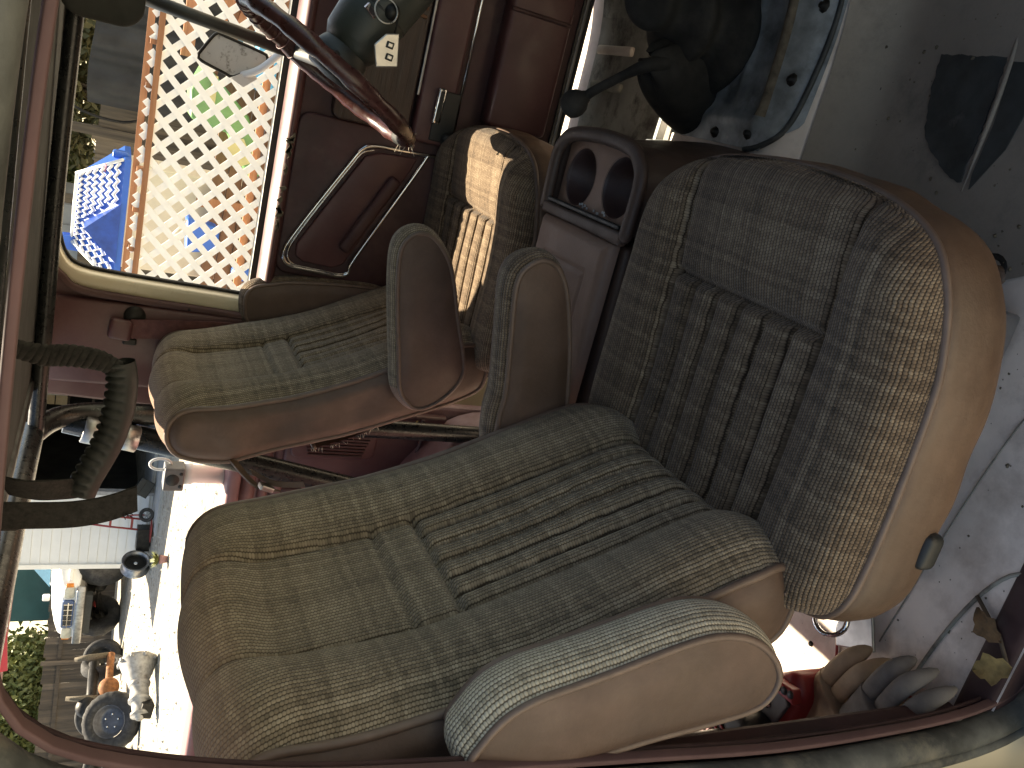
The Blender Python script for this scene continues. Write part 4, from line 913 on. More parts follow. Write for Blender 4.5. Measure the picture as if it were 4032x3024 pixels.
# jack head clamped on the quarter rail
jk = thing('jack_head', 'grey drilled steel jack head on a white post standing on the bed rail', 'jack', (-.735, .80, .70))
lathe('post', [(.0, .0), (.024, .0), (.024, .075), (.028, .08), (.028, .10), (0, .10)], (-.745, .80, .733), (0, 0, 1), WHITE, jk, 20)
hdv = box('block', (-.745, .785, .858), (.065, .05, .05), mat('grey_cast_iron', (.16, .16, .16), .5, .5, var=.2), jk, bev=.004)
lathe('slot', [(0, .002), (.015, .002), (.017, 0)], (-.745, .760, .862), (0, -1, 0), BLK, hdv, 16)
for dx in (-.018, .018): lathe('bolt_hole', [(0, .0015), (.0045, .0015), (.005, 0)], (-.745+dx, .760, .842), (0, -1, 0), BLK, hdv, 10)
mesh('handle_ring', *tube_vf([(-.715+.016*math.cos(t), .79, .892+.026*math.sin(t)) for t in np.linspace(0, 2*PI, 24, endpoint=False)], .0035, 7, True), WHITE, jk, True, None, OFF(jk))
# outside mirror
mr = thing('door_mirror', 'square silver door mirror on an arm outside the driver window, speckled with dirt', 'mirror', (.30, .95, .72))
mo = [(.352, .872), (.349, .858), (.332, .762), (.322, .752), (.305, .760), (.268, .814), (.260, .830), (.264, .842), (.280, .900), (.290, .910), (.304, .904), (.342, .882)]
hs = prism('housing', [(p[0], p[1]) for p in resample(spline(mo, 60, True), 40, True)[0]], 'Y', .965, 1.02, mat('dirty_silver_paint', (.55, .54, .52), .5, .1, var=.05, scale=8, stain=(.25, .24, .22), stain_amt=(.52, .6), stain_scale=28), mr, bev=.008, seg=3)
tube('rim_bead', [(p[0], .966, p[1]) for p in resample(spline(mo, 60, True), 40, True)[0]], .004, SCREW, mr, 7, True)
tube('mirror_arm', [(.27, .965, .805), (.30, .93, .765), (.38, .86, .71), (.42, .80, .68)], .009, WHITE, mr, 10, n=16)
prism('arm_gusset', [(.258, .832), (.29, .785), (.27, .770), (.243, .80)], 'Y', .955, .965, WHITE, mr)

# ---------------------------------------------------------------- beyond the driver window: lattice fence and play yard
LY = 4.6
lf = thing('lattice_fence', 'white diagonal lattice fence on an orange cedar frame beyond the driver window', 'fence', (-.3, LY, gz(-.3, LY)))
x0, x1, zb, zt_ = -1.75, 1.15, -.50, .905
sv, sf = box_vf((0, 0, 0), (1, 1, 1)); pitch = .104*math.sqrt(2)
def slat_clip(c, sgn):
    # line x = c + sgn*(z-zb); clip to the rectangle
    xa, xb = c, c+sgn*(zt_-zb); za, zb_ = zb, zt_
    P = [(xa, za), (xb, zb_)]
    pts = []
    for t in np.linspace(0, 1, 201):
        x = xa+(xb-xa)*t; z = za+(zb_-za)*t
        if x0 <= x <= x1: pts.append((x, z))
    return (pts[0], pts[-1]) if len(pts) > 3 else None
for sgn, yo in ((1, LY), (-1, LY+.010)):
    k0 = -40
    for k in range(k0, 60):
        c = x0+pitch*k-(1.4 if sgn > 0 else 0)
        s_ = slat_clip(c, sgn)
        if not s_: continue
        a, b = np.array(s_[0]), np.array(s_[1]); L_ = np.linalg.norm(b-a)
        if L_ < .05: continue
        mid = (a+b)/2; box('slat', (mid[0], yo, mid[1]), (L_, .008, .042), LAT, lf, rot=(0, -sgn*PI/4, 0))
for nm_, z, y, h in (('top_rail', .858, LY-.014, .035), ('cap_rail', .915, LY+.09, .04)): box(nm_, (-.3, y, z), (3.2, .016, h), CEDAR, lf)
for k in range(11):
    x = -1.6+.26*k; box('frame_block', (x, LY+.04, .885), (.03, .08, .05), CEDAR, lf)
for z in (.2, -.42): box('back_rail', (-.3, LY+.045, z), (3.0, .03, .05), CEDAR, lf)
for x in (-1.70, .95): box('post', (x, LY+.06, (.9-.55)/2), (.07, .07, 1.45), CEDAR, lf)
# brown wooden play deck behind
pd = thing('play_deck', 'low brown plank wall of the play deck behind the white lattice', 'deck', (-.5, 5.85, gz(-.5, 5.85)))
for k in range(7): box('plank', (-.4, 5.85, -.42+.115*k), (5.2, .03, .108), BROWNW, pd, bev=.004)
for x in (-2.4, -.9, .6, 1.8): box('deck_post', (x, 5.80, -.05), (.08, .08, .95), CEDAR, pd)
box('deck_beam', (.75, 5.82, .62), (1.2, .05, .09), CEDAR, pd); 
for k in range(5): box('deck_brace', (.2+.3*k, 5.80, .45-.12*k), (.9, .03, .045), CEDAR, pd, rot=(0, .2, 0))
def toy(name, label, cat, mt, pts, y0, y1, bev=.03):
    o = thing(name, label, cat, (sum(p[0] for p in pts)/len(pts), y0, min(p[1] for p in pts)))
    prism('body', pts, 'Y', y0, y1, mt, o, bev=bev, seg=3); return o
o = toy('toy_slide', 'green plastic toy slide seen through the lattice', 'slide', GREEN, [(-.25, .58), (-.05, .60), (.15, .52), (-.15, .18), (-.55, .02), (-.60, .12), (-.30, .30)], 5.35, 5.75)
box('slide_rung', (-.02, 5.34, .45), (.2, .03, .04), YELLOW, o); box('slide_panel', (-.42, 5.33, .22), (.18, .03, .14), YELLOW, o, rot=(0, -.5, 0))
o = toy('toy_table', 'light blue plastic play table behind the lattice beside the green slide', 'toy table', LBLUE, [(.05, .18), (.45, .20), (.48, .08), (.40, .05), (.36, -.3), (.28, -.3), (.26, .04), (.02, .04)], 5.3, 5.7)
box('table_tray', (.25, 5.28, .28), (.22, .03, .12), mat('dark_teal_plastic', (.02, .16, .25), .4), o, bev=.01)
o = toy('toy_cart', 'light blue toy cart low behind the lattice, nearest the window sill', 'toy cart', LBLUE, [(-.55, -.02), (-.15, -.05), (-.18, -.22), (-.5, -.2)], 5.2, 5.5); box('cart_trim', (-.35, 5.19, -.02), (.4, .02, .03), WHITE, o)
o = toy('toy_bucket', 'deep blue plastic bucket standing behind the lattice below the playhouse', 'bucket', BLUE, [(-1.22, .50), (-.95, .52), (-1.0, .28), (-1.18, .27)], 5.3, 5.5); tube('bucket_handle', [(-1.2, 5.3, .5), (-1.08, 5.28, .6), (-.97, 5.3, .52)], .01, WHITE, o, 6)
o = toy('toy_ball', 'small blue ball on the ground by the deck wall', 'ball', BLUE, [(-1.32+.07*math.cos(t), .08+.07*math.sin(t)) for t in np.linspace(0, 2*PI, 14, endpoint=False)], 5.3, 5.42)
box('ball_patch', (-1.32, 5.29, .08), (.05, .01, .03), WHITE, o)
# playhouse: cream walls, blue hipped roof with white shingle ridges and a blue dormer
ph = thing('playhouse', 'toy playhouse with cream walls and blue plastic roof beyond the lattice', 'playhouse', (-1.15, 6.2, gz(-1.15, 6.2)))
PY = 6.0
prism('wall', [(-1.58, PY), (-.75, PY), (-.75, PY+.55), (-1.58, PY+.55)], 'Z', gz(-1, 6), .93, CREAMP, ph, bev=.02)
rf = mesh('roof', [(-1.68, PY-.12, .915), (-.70, PY-.12, .915), (-.70, PY+.67, .915), (-1.68, PY+.67, .915), (-1.48, PY+.27, 1.28), (-.93, PY+.27, 1.28), (-1.68, PY-.12, .96), (-.70, PY-.12, .96), (-.70, PY+.67, .96), (-1.68, PY+.67, .96)],
     [(0, 1, 7, 6), (1, 2, 8, 7), (2, 3, 9, 8), (3, 0, 6, 9), (0, 3, 2, 1), (6, 7, 5, 4), (7, 8, 5), (8, 9, 4, 5), (9, 6, 4)], BLUE, ph, False, None, OFF(ph))
def rp(u_, v_):  # point on the front roof slope
    xl_ = -1.68+(.20)*v_; xr = -.70-.23*v_; return np.array([xl_+(xr-xl_)*u_, PY-.12+.39*v_-.012, .96+.32*v_+.010])
for r_ in range(6):
    v0 = .10+.155*r_; zig = []
    for k in range(27):
        u_ = .02+.96*k/26; zig.append(rp(u_, min(.99, v0+(.05 if k % 2 else -.03))))
    segs = [zig]
    for sgm in segs:
        # leave the dormer clear
        run = []
        for p in sgm:
            inside = abs(p[0]+1.28) < .27*(1-(p[2]-.96)/.26) and p[2] < 1.22
            if inside:
                if len(run) > 1: tube('shingle_ridge', run, .012, WHITE, rf, 6)
                run = []
            else: run.append(p)
        if len(run) > 1: tube('shingle_ridge', run, .012, WHITE, rf, 6)
for a, b in ((rp(0, 0.02), rp(0, 1)), (rp(1, 0.02), rp(1, 1)), (rp(0, .99), rp(1, .99))): tube('hip_ridge', [a, b], .014, WHITE, rf, 6)
mesh('dormer', [(-1.52, PY-.135, .955), (-1.04, PY-.135, .955), (-1.28, PY-.135, 1.20), (-1.28, PY+.2, 1.20), (-1.52, PY-.0, .96), (-1.04, PY-.0, .96)], [(0, 1, 2), (0, 2, 3, 4), (1, 5, 3, 2)], mat('deep_blue_plastic', (.008, .07, .36), .4), rf, False, None, OFF(ph))
box('chimney', (-1.50, PY+.30, 1.28), (.12, .12, .16), BLUE, rf, bev=.01)
box('side_gable', (-.70, PY+.1, .99), (.06, .12, .12), BLUE, rf, bev=.02)
box('price_strip', (-.83, PY+.03, 1.09), (.14, .006, .016), mat('pink_sticker', (.55, .2, .3), .5), rf, rot=(R(-50), 0, -.7))
# black tarp wall, old grey plank fence, shed, trees behind
tw_ = thing('tarp_screen', 'black tarp hung over the yard fence behind the lattice', 'tarp', (.55, 9.0, gz(.5, 9)))
grid('tarp_sheet', lambda a, b: (-.62+1.75*a, 8.9+.035*math.sin(a*23+2*b)+.02*math.sin(a*51), -.3+1.62*b+.02*math.sin(a*9)*b), 60, 20, TARP, tw_, w=True)
tube('hose_line', [(.92, 8.8, 1.45), (.90, 8.8, 1.1), (.86, 8.8, .8), (.85, 8.75, .5)], .012, GREEN, tw_, 6, n=12)
pf = thing('plank_fence', 'weathered grey plank fence behind the black tarp and playhouse', 'fence', (-1.2, 9.4, gz(-1, 9.4)))
for k in range(26):
    x = 1.2-.155*k; hgt = 1.25+random.uniform(-.06, .05)
    box('plank', (x, 9.4+random.uniform(-.01, .01), (hgt-.3)/2), (.154, .022, hgt+.3), OLDW, pf)
for z in (.2, .95): box('fence_rail', (-.75, 9.43, z), (4.2, .03, .08), OLDW, pf)
for x in (-.95, -1.75): box('post', (x, 9.36, .72), (.1, .08, 1.9), OLDW, pf)
tube('cable', [(-.55, 9.3, 1.7), (-.75, 9.3, 1.4), (-.8, 9.3, 1.0), (-.72, 9.3, .75)], .016, SCREW, pf, 6, n=14)
shd = thing('garden_shed', 'grey sheet metal shed standing behind the blue playhouse roof', 'shed', (-2.6, 9.9, gz(-2.6, 9.9)))
box('wall', (-2.95, 10.3, .65), (2.2, 1.2, 1.9), SHEDM, shd)
for k in range(9): box('wall_rib', (-1.9-.24*k, 9.69, .65), (.02, .02, 1.88), SHEDM, shd)
box('roof', (-2.95, 10.3, 1.65), (2.4, 1.4, .08), SHEDM, shd)
def tree(name, label, base_, crown_c, crown_r, n, leaf_sz, mt, trunk_r=.09, group=None, clumps=14):
    t = thing(name, label, 'tree', base_, 0, group)
    b = np.array(base_, float); c = np.array(crown_c, float); r_ = np.array(crown_r, float)
    tk = tube('trunk', [b, b+(c-b)*.4+np.array([.08, .05, 0]), c], [trunk_r, trunk_r*.7, trunk_r*.25], BARK, t, 9, n=8)
    cl_ = []
    for k in range(clumps):
        d = RNG.normal(size=3); d /= np.linalg.norm(d); q = c+d*r_*RNG.uniform(.35, .95); cl_.append((q, RNG.uniform(.25, .5)))
        if k < 7: tube('limb', [b+(c-b)*.55, (b+(c-b)*.55+q)/2+np.array([0, 0, .1]), q], [trunk_r*.45, trunk_r*.3, trunk_r*.1], BARK, tk, 6, n=5)
    V, F = [], []
    for k in range(n):
        q, s = cl_[k % clumps]; p = q+RNG.normal(size=3)*r_*s*.55
        d1 = RNG.normal(size=3); d1 /= np.linalg.norm(d1); d2 = np.cross(d1, RNG.normal(size=3)); d2 /= np.linalg.norm(d2)
        L_ = leaf_sz*RNG.uniform(.6, 1.3); b0 = len(V)
        V += [tuple(p-d1*L_), tuple(p+d2*L_*.45), tuple(p+d1*L_), tuple(p-d2*L_*.45)]; F.append((b0, b0+1, b0+2, b0+3))
    me = bpy.data.meshes.new('crown'); me.from_pydata([tuple(np.array(v_)-b) for v_ in V], [], F); me.materials.append(mt); o = bpy.data.objects.new('crown', me); C.objects.link(o); o.parent = t
    return t
for (x, y, zc, rx, lab, mt_) in ((.35, 11.2, 1.75, .8, 'dusty olive tree above the black tarp, nearest the sun visor', LEAFO), (-.7, 11.3, 1.8, .75, 'sunlit olive tree above the plank fence behind the lattice', LEAFO), (-1.9, 11.6, 1.8, .8, 'thin olive tree beside the grey shed', LEAF)):
    tree('tree', lab, (x, y, gz(x, y)), (x, y, zc), (rx, .7, .75), 7000, .07, mt_, .07, 'trees behind the plank fence')

# ---------------------------------------------------------------- garage
GY = 13.6; g0 = gz(-8, GY)
ga = thing('garage', 'white lap-sided garage with its wide door open on a dark cluttered interior', 'garage', (-7, GY, g0))
for k in range(20):
    z = g0+.06+.155*k
    box('siding_board', (-8.55, GY-.012, z+.075), (1.50, .022, .152), SIDING, ga, rot=(R(-5), 0, 0))
box('wall_core', (-8.55, GY+.08, g0+1.6), (1.48, .14, 3.25), SIDING, ga)
box('corner_trim', (-9.33, GY-.01, g0+1.6), (.09, .12, 3.25), WHITE, ga)
box('door_trim', (-7.78, GY-.02, g0+1.6), (.07, .12, 3.25), mat('grey_trim', (.36, .36, .37), .6), ga)
box('lintel', (-5.4, GY+.02, g0+2.95), (4.75, .16, .65), SIDING, ga)
box('door_stop', (-5.4, GY+.12, g0+2.45), (4.7, .02, .35), mat('pale_door_panel', (.55, .56, .62), .5), ga)
box('far_jamb', (-2.9, GY+.05, g0+1.6), (.5, .14, 3.25), SIDING, ga)
box('side_wall', (-9.30, GY+3.2, g0+1.6), (.12, 6.2, 3.25), SIDING, ga)
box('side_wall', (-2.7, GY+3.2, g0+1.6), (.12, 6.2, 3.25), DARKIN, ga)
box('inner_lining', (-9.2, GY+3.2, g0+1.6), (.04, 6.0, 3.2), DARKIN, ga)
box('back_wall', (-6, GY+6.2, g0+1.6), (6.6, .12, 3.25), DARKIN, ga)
box('roof', (-6, GY+3.0, g0+3.35), (7.2, 7.0, .2), mat('roof_shingle', (.12, .115, .11), .9, var=.2), ga)
box('slab', (-6, GY+3.1, g0+.02), (6.5, 6.0, .06), CONC, ga)
def crate(name, lab, cat, c, s, mt_, rz=0, grp='boxes in the garage'):
    o = thing(name, lab, cat, (c[0], c[1], c[2]-s[2]/2), rz, grp); V, F = box_vf((0, 0, s[2]/2), s); b = mesh('body', V, F, mt_, o, False); bevelled(b, .01)
    box('band', (0, 0, s[2]*.6), (s[0]*1.01, s[1]*1.01, s[2]*.06), SCREW, o, w=False); return o
crate('cardboard_box', 'pale cardboard box high on the shelf in the garage', 'box', (-7.15, GY+3.0, g0+1.78), (.42, .35, .36), CARD)
crate('storage_bin', 'brown storage bin on the garage shelf beside the pale box', 'bin', (-6.45, GY+3.2, g0+1.35), (.7, .4, .5), CLUT)
crate('storage_bin', 'long dark bin on the lower garage shelf', 'bin', (-6.6, GY+3.1, g0+.75), (.9, .4, .35), CLUT)
crate('storage_bin', 'dark chest on the garage floor under the shelf', 'bin', (-7.0, GY+2.4, g0+.3), (.8, .5, .5), DARKIN)
crate('storage_bin', 'brown crate on the garage floor near the opening', 'bin', (-5.9, GY+2.0, g0+.35), (.6, .6, .6), CLUT)
sh_ = thing('garage_shelf', 'dark steel shelf unit standing in the garage', 'shelf', (-6.8, GY+3.2, g0))
for z in (.55, 1.12, 1.58, 2.2): box('shelf_board', (-6.7, GY+3.2, g0+z), (1.8, .5, .04), CLUT, sh_)
for x in (-7.6, -5.8): box('upright', (x, GY+3.0, g0+1.1), (.05, .05, 2.2), SCREW, sh_)
ldr = thing('step_ladder', 'grey ladder leaning inside the garage', 'ladder', (-7.0, GY+2.6, g0))
for dx in (-.15, .15): box('stile', (-6.9+dx, GY+2.7, g0+1.3), (.04, .05, 2.6), STEEL, ldr, rot=(.1, 0, 0))
for k in range(7): box('rung', (-6.9, GY+2.7-.035*(k-3), g0+.3+.33*k), (.3, .04, .03), STEEL, ldr)
# hand truck, scrap and wheel rims at the wall foot
hx, hy = -8.15, GY-.55; hg = gz(hx, hy)+.0
ht = thing('hand_truck', 'red tubular hand truck leaning by the white garage wall', 'hand truck', (hx, hy, hg))
for dx in (-.11, .11): tube('rail', [(hx+dx, hy, hg+.12), (hx+dx, hy+.12, hg+.7), (hx+dx, hy+.28, hg+1.30)], .018, REDM, ht, 8)
for z in (.35, .7, 1.0): box('crossbar', (hx, hy+z*.21-.02, hg+z), (.22, .02, .04), REDM, ht)
tube('loop_handle', [(hx-.11, hy+.28, hg+1.30), (hx, hy+.30, hg+1.36), (hx+.11, hy+.28, hg+1.30)], .018, REDM, ht, 8, n=8)
tube('support_arm', [(hx+.11, hy+.1, hg+.45), (hx+.20, hy+.0, hg+.35), (hx+.22, hy-.02, hg+.16)], .014, REDM, ht, 8, n=8)
box('toe_plate', (hx-.02, hy-.16, hg+.04), (.34, .24, .02), REDM, ht)
for dx in (.22, -.2): 
    wl = lathe('wheel', [(.07, -.03), (.11, -.035), (.128, -.02), (.128, .02), (.11, .035), (.07, .03), (.07, -.03)], (hx+dx, hy-.02, hg+.13), (.35, -1, 0), TIRE, ht, 24)
    for q in range(7): an = 2*PI*q/7; tube('spoke', [(hx+dx, hy-.045, hg+.13), (hx+dx+.075*math.cos(an), hy-.045, hg+.13+.075*math.sin(an))], .009, STEEL, wl, 5)
bx_ = crate('black_case', 'tilted black box lying against the garage wall above the hand truck wheel', 'case', (-7.62, GY-.25, gz(-7.6, GY)+.22), (.30, .22, .26), BLK, .5, 'scrap at the garage wall'); bx_.rotation_euler = (0, .5, .4)
crate('scrap_engine', 'dark greasy engine part lying by the hand truck', 'engine part', (-8.45, GY-.5, gz(-8.4, GY-.5)+.13), (.42, .3, .22), SCREW, .2, 'scrap at the garage wall')
rm = thing('steel_rim', 'bare steel wheel rim lying by the garage corner', 'wheel rim', (-8.75, GY-.9, gz(-8.75, GY-.9)))
cxr = (-8.72, GY-.95, gz(-8.75, GY-.9)+.24)
rl = lathe('barrel', [(.235, -.11), (.24, -.10), (.205, -.08), (.195, 0), (.205, .08), (.24, .10), (.235, .11), (.19, .09), (.18, 0), (.19, -.09), (.235, -.11)], cxr, (.95, -.3, 0), STEEL, rm, 32)
lathe('disc', [(.03, .03), (.1, .05), (.19, .02)], cxr, (.95, -.3, 0), SCREW, rm, 24)
pp = thing('potted_plant', 'small leafy plant in a pink pot on the gravel before the garage', 'potted plant', (-7.4, 10.75, gz(-7.4, 10.75)))
lathe('pot', [(0, 0), (.05, 0), (.075, .12), (.07, .12), (.045, .02)], (-7.4, 10.75, gz(-7.4, 10.75)), (0, 0, 1), mat('pink_pot', (.5, .25, .22), .7), pp, 16)
V, F = [], []
for k in range(60):
    an = random.random()*2*PI; p = np.array([-7.4, 10.75, gz(-7.4, 10.75)+.12]); q = p+np.array([.14*math.cos(an), .14*math.sin(an), random.uniform(.02, .14)]); sd = np.array([-math.sin(an), math.cos(an), 0])*.025; b0 = len(V)
    V += [tuple(p), tuple((p+q)/2+sd), tuple(q), tuple((p+q)/2-sd)]; F.append((b0, b0+1, b0+2, b0+3))
mesh('leaves', V, F, LEAF, pp, False, None, OFF(pp))

# ---------------------------------------------------------------- the parked 4x4
vd = np.array([-.565, .825]); rv = np.array([.825, .565]); hd_ = -.78*rv-.625*vd
fc = np.array([-11.75, 16.3]); yw = math.atan2(hd_[1], hd_[0])
suv = thing('parked_suv', 'lifted white four wheel drive on big tyres parked beyond the garage corner', 'suv', (fc[0], fc[1], gz(*fc)), yw)
suv.scale = (1.1, 1.1, 1.1)
# local: x forward (front axle at 0), y left, z up from ground
def loft(name, secs, mt_, parent):
    n = len(secs[0]); V = [p for s in secs for p in s]; F = [(i*n+k, i*n+(k+1) % n, (i+1)*n+(k+1) % n, (i+1)*n+k) for i in range(len(secs)-1) for k in range(n)]
    F += [tuple(range(n)), tuple((len(secs)-1)*n+k for k in range(n))]
    o = mesh(name, V, F, mt_, parent, False); bevelled(o, .035, 3); return o
def sec(x, w_, z0, z1, crown=.03, tuck=.06): return [(x, -w_+tuck*.3, z0), (x, -w_, (z0+z1)/2), (x, -w_+tuck, z1-.05), (x, -w_*.55, z1+crown*.6), (x, 0, z1+crown), (x, w_*.55, z1+crown*.6), (x, w_-tuck, z1-.05), (x, w_, (z0+z1)/2), (x, w_-tuck*.3, z0)]
loft('body', [sec(-3.4, .86, .72, 1.32), sec(-1.2, .90, .72, 1.34), sec(-.7, .90, .72, 1.33), sec(.0, .88, .78, 1.28), sec(.42, .84, .82, 1.20), sec(.55, .78, .84, 1.08)], WHITE, suv)
loft('cabin', [sec(-3.3, .80, 1.30, 1.80, .03, .14), sec(-1.35, .80, 1.30, 1.86, .03, .14), sec(-.72, .82, 1.28, 1.36, .02, .05)], WHITE, suv)
mesh('windshield', [(-.70, -.74, 1.375), (-.70, .74, 1.375), (-1.33, .66, 1.855), (-1.33, -.66, 1.855)], [(0, 1, 2, 3)], GLASS, suv, False)
for sg in (1, -1): mesh('side_window', [(-.85, sg*.815, 1.37), (-1.42, sg*.745, 1.80), (-2.2, sg*.745, 1.80), (-2.2, sg*.83, 1.37)], [(0, 1, 2, 3)], GLASS, suv, False)
gl = prism('grille', rrect(-.42, .42, .90, 1.10, .05), 'X', .545, .585, GRIL, suv, bev=.01, w=False)
for k in range(5): box('grille_bar', (.59, -.32+.16*k, 1.0), (.02, .018, .16), CHR, gl, w=False)
box('grille_bar', (.592, 0, 1.0), (.02, .76, .018), CHR, gl, w=False)
for k in range(4): box('grille_opening', (.585, -.24+.16*k, 1.0), (.014, .125, .14), BLK, gl, w=False)
for sg in (1, -1):
    h_ = prism('headlight', rrect(min(sg*.46, sg*.80), max(sg*.46, sg*.80), .905, 1.085, .06), 'X', .50, .565, LENS, suv, bev=.015, seg=3, w=False)
    box('turn_signal', (.52, sg*.80, 1.0), (.08, .07, .13), mat('amber_lens', (.7, .22, .03), .2), h_, bev=.015, w=False)
    box('door_mirror', (-.62, sg*.98, 1.42), (.08, .18, .14), WHITE, suv, bev=.03, seg=3, w=False)
    box('fender_arch', (.0, sg*.885, 1.0), (.95, .06, .07), WHITE, suv, bev=.02, w=False)
bp = box('front_bumper', (.62, 0, .80), (.14, 1.66, .16), STEEL, suv, bev=.03, seg=3, w=False)
box('bumper_lower', (.55, 0, .66), (.10, 1.2, .14), BLK, suv, w=False)
tube('front_axle', [(0, -.72, .45), (0, 0, .47), (0, .72, .45)], .05, SCREW, suv, 10, w=False)
lathe('axle_pumpkin', [(0, .16), (.10, .14), (.15, .04), (.15, -.06), (.09, -.14), (0, -.15)], (0, .22, .46), (1, 0, 0), SCREW, suv, 18, w=False)
box('chassis_rail', (-1.2, .4, .62), (3.2, .08, .14), SCREW, suv, w=False); box('chassis_rail', (-1.2, -.4, .62), (3.2, .08, .14), SCREW, suv, w=False)
for sg in (1, -1): tube('coil_spring', [(.0+.06*math.cos(t), sg*.46+.06*math.sin(t), .5+.035*t/ PI) for t in np.linspace(0, 8*PI, 60)], .014, REDM, suv, 6, w=False)
for (x, y) in ((0, .80), (0, -.80), (-2.4, .80), (-2.4, -.80)):
    w_ = lathe('wheel', [(.22, -.13), (.36, -.15), (.43, -.13), (.455, -.07), (.458, 0), (.455, .07), (.43, .13), (.36, .15), (.22, .13), (.22, -.13)], (x, y, .455), (0, 1, 0), TIRE, suv, 56, w=False, lug=((2, 3, 4, 5, 6), .025))
    lathe('rim', [(0, .09), (.05, .09), (.07, .05), (.16, .03), (.20, .10), (.225, .13)], (x, y, .455), (0, 1 if y > 0 else -1, 0), SCREW, w_, 24, w=False)
    for q in range(5): an = 2*PI*q/5; lathe('lug_nut', [(0, .02), (.014, .02), (.016, 0)], (x+.10*math.cos(an), y+(.05 if y > 0 else -.05), .455+.10*math.sin(an)), (0, 1 if y > 0 else -1, 0), CHR, w_, 8, w=False)

# ---------------------------------------------------------------- loose tyres, axle and gearbox on the gravel
def tyre(label, p, axis, ro, wd, rimmat, grp='loose tyres in the yard', lug=0.):
    g_ = gz(p[0], p[1]); t = thing('tire', label, 'tire', (p[0], p[1], g_), 0, grp)
    c = (p[0], p[1], g_+p[2])
    lathe('tread', [(ro*.58, -wd*.42), (ro*.8, -wd*.5), (ro*.95, -wd*.44), (ro, -wd*.25), (ro*1.005, 0), (ro, wd*.25), (ro*.95, wd*.44), (ro*.8, wd*.5), (ro*.58, wd*.42), (ro*.56, 0), (ro*.58, -wd*.42)], c, axis, TIRE, t, 88, lug=((2, 3, 4, 5, 6), lug) if lug else None)
    if rimmat:
        r_ = lathe('rim', [(0, .0), (ro*.18, .01), (ro*.3, -.02), (ro*.46, .0), (ro*.52, wd*.36), (ro*.57, wd*.42)], c, axis, rimmat, t, 28)
        a = Vector(axis).normalized(); s1 = a.orthogonal().normalized(); s2 = a.cross(s1)
        for q in range(5):
            an = 2*PI*q/5; cc = Vector(c)+s1*math.cos(an)*ro*.24+s2*math.sin(an)*ro*.24; lathe('hub_bolt', [(0, .03), (.018, .03), (.02, -.02)], cc, axis, CHR, r_, 8)
    return t
tyre('tyre leaning over beside the white four wheel drive', (-12.55, 14.95, .36), (.55, -.75, .35), .40, .24, SCREW)
tyre('tyre standing edge on between the rusty axles', (-12.15, 14.2, .40), (.95, .30, .05), .41, .25, SCREW)
tyre('tyre with a rusty orange rim at the end of the axle', (-12.65, 13.35, .42), (.42, -.88, .1), .44, .24, RUSTO)
tyre('big knobbly tyre with a steel wheel nearest the near pillar', (-10.85, 11.15, .42), (.55, -.68, .45), .47, .28, mat('dark_steel_wheel', (.10, .105, .12), .4, .5), lug=.018)
tyre('grey tyre half hidden behind the big knobbly tyre', (-12.0, 11.3, .36), (.4, -.9, .1), .40, .24, SCREW)
axl = thing('axle_housing', 'rusty orange axle housing lying between loose tyres on the gravel', 'axle', (-11.9, 13.4, gz(-11.9, 13.4)))
a0 = np.array([-11.75, 14.05, .16]); a1 = np.array([-12.05, 12.3, .22])
tube('axle_tube', [a0, a0*.75+a1*.25, a0*.5+a1*.5, a0*.25+a1*.75, a1], [.075, .07, .07, .06, .05], RUSTO, axl, 14)
lathe('differential', [(0, .22), (.10, .21), (.17, .14), (.19, .02), (.16, -.12), (.08, -.2), (0, -.2)], a0*.52+a1*.48+np.array([.06, -.05, 0]), (.7, -.6, -.1), RUSTO, axl, 20)
tube('spring_arm', [a0+np.array([0, 0, .05]), a0+np.array([-.05, 0, .4]), a0+np.array([-.1, .02, .65])], [.05, .06, .04], RUST, axl, 8)
tube('upper_link', [a0*.4+a1*.6+np.array([0, 0, .05]), a0*.4+a1*.6+np.array([0, 0, .35]), a0*.4+a1*.6+np.array([.0, .05, .72])], [.06, .06, .04], RUST, axl, 8)
ax2 = thing('axle_housing', 'black axle beam stacked behind the rusty orange axle', 'axle', (-12.1, 13.6, gz(-12.1, 13.6)))
tube('axle_tube', [(-12.0, 14.1, .45), (-12.15, 13.3, .46), (-12.3, 12.6, .46)], .10, SCREW, ax2, 14)
lathe('differential', [(0, .24), (.12, .22), (.20, .12), (.21, -.02), (.15, -.16), (0, -.2)], (-12.1, 13.0, .52), (.4, -.9, .2), SCREW, ax2, 20)
tr_ = thing('gearbox_casting', 'grey cast gearbox with a wide bell housing lying on the gravel', 'gearbox', (-9.1, 9.6, gz(-9.1, 9.6)))
gzc = gz(-9.1, 9.6)
gx = np.array([-.35, -.93, -.02])
lathe('bell_housing', [(.0, -.36), (.27, -.35), (.285, -.33), (.27, -.30), (.22, -.15), (.15, .02), (.13, .06)], (-9.05, 9.95, gzc+.27), gx, ALU, tr_, 26)
lathe('gear_case', [(.15, .02), (.16, .05), (.15, .09), (.13, .10), (.14, .28), (.16, .30), (.16, .33), (.12, .34), (.10, .50), (.13, .52), (.13, .56), (.06, .57), (.05, .62), (0, .62)], (-9.05, 9.95, gzc+.25), gx, ALU, tr_, 18)
box('side_cover', (-9.22, 9.55, gzc+.16), (.22, .3, .18), SCREW, tr_, rot=(.1, .2, .35), bev=.02)
for k in range(9): 
    an = 2*PI*k/9; sx_ = Vector(gx).orthogonal().normalized(); sy_ = Vector(gx).normalized().cross(sx_); cc = Vector((-9.05, 9.95, gzc+.27))+Vector(gx)*-.31+(sx_*math.cos(an)+sy_*math.sin(an))*.27
    lathe('flange_ear', [(0, .03), (.03, .03), (.03, -.03), (0, -.03)], cc, gx, ALU, tr_, 8)
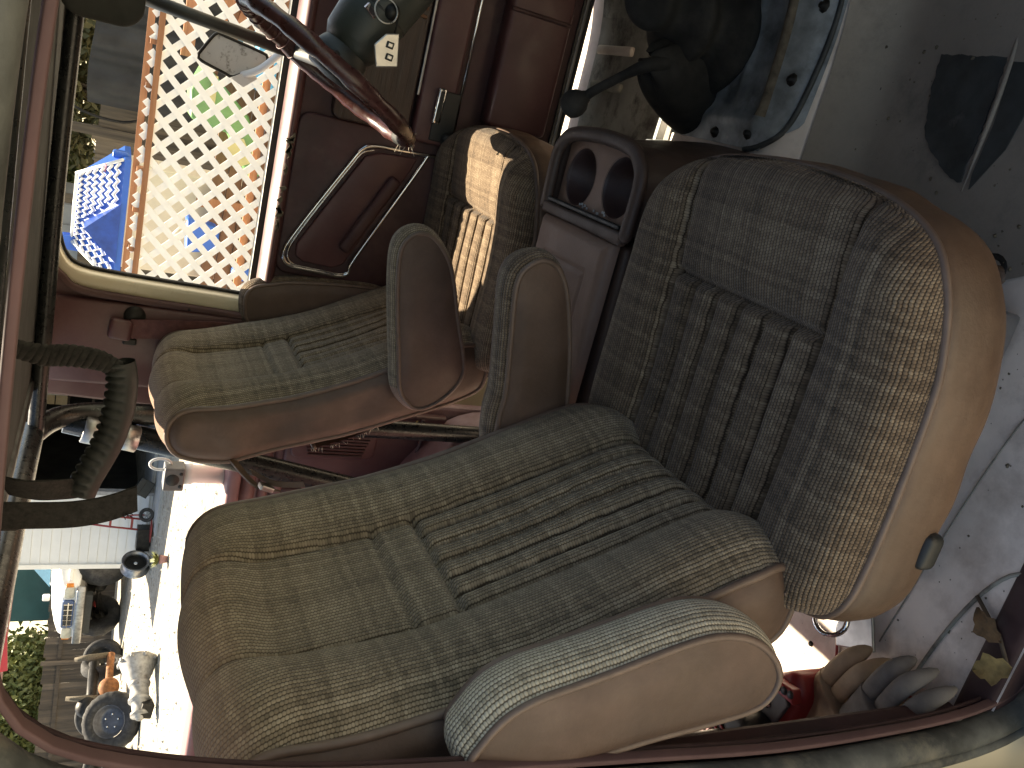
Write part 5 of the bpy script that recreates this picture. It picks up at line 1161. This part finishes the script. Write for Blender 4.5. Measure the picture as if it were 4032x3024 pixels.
tube('cable', [(-9.1, 10.2, gzc+.35), (-9.3, 9.9, gzc+.2), (-9.2, 9.5, gzc+.05)], .01, BLK, tr_, 6, n=12)

# ---------------------------------------------------------------- fence, teal wall and trees at the back of the yard
fa, fb = np.array([-9.0, 21.5]), np.array([-22.0, 12.0]); fdir = (fb-fa)/np.linalg.norm(fb-fa); fang = math.atan2(fdir[1], fdir[0]); fl_len = np.linalg.norm(fb-fa)
yf = thing('yard_fence', 'dark weathered board fence along the back of the yard', 'fence', (*fa, gz(*fa)))
npk = int(fl_len/.152)
for k in range(npk):
    p = fa+fdir*.152*k; g_ = gz(*p); hh = 1.42+random.uniform(-.03, .04)
    f_ = k/npk
    if random.random() < .012: continue
    box('board', (p[0], p[1], g_+hh/2), (.1505, .022, hh), DRKW if f_ < .62 else TANW, yf, rot=(random.uniform(-.01, .01), random.uniform(-.006, .006), fang))
for z in (.35, 1.1):
    mpt = (fa+fb)/2; box('stringer', (mpt[0]-.03*fdir[1], mpt[1]+.03*fdir[0], gz(*mpt)+z), (fl_len, .04, .09), DRKW, yf, rot=(0, 0.0, fang))
for k in range(8):
    p = fa+fdir*(fl_len*k/7)+np.array([fdir[1], -fdir[0]])*-.06; box('post', (p[0], p[1], gz(*p)+.74), (.1, .1, 1.5), DRKW, yf, rot=(0, 0, fang))
tb = thing('teal_shed', 'dark teal shed wall rising above the board fence behind the white four wheel drive', 'shed', (-14.15, 20.75, gz(-14, 20)))
box('wall', (-14.15, 20.75, 1.7), (2.6, 1.2, 4.4), TEAL, tb, rot=(0, 0, fang), bev=.02)
box('eave', (-14.15, 20.75, 3.95), (2.8, 1.4, .12), SCREW, tb, rot=(0, 0, fang))
for k in range(5): box('wall_batten', (-14.15+fdir[0]*(-1.2+.6*k)-fdir[1]*.61*-1, 20.75+fdir[1]*(-1.2+.6*k)-fdir[0]*.61*-1*-1, 1.7), (.05, .03, 4.3), TEAL, tb, rot=(0, 0, fang))
labs = ['green leafy tree beside the teal shed, above the board fence', 'yellow flecked green tree above the tan part of the fence', 'dense green tree nearest the near pillar, above the board fence', 'broad green tree at the far end of the board fence']
for i, (x, y, rx, zc) in enumerate(((-16.2, 19.2, 1.1, 2.0), (-17.2, 18.2, 1.1, 1.9), (-17.9, 17.2, 1.1, 1.8), (-18.6, 16.0, 1.3, 1.9))):
    tree('tree', labs[i], (x, y, gz(x, y)), (x, y, zc), (rx, rx, 1.1), 9000, .10, LEAF, .14, 'trees behind the yard fence', 22)
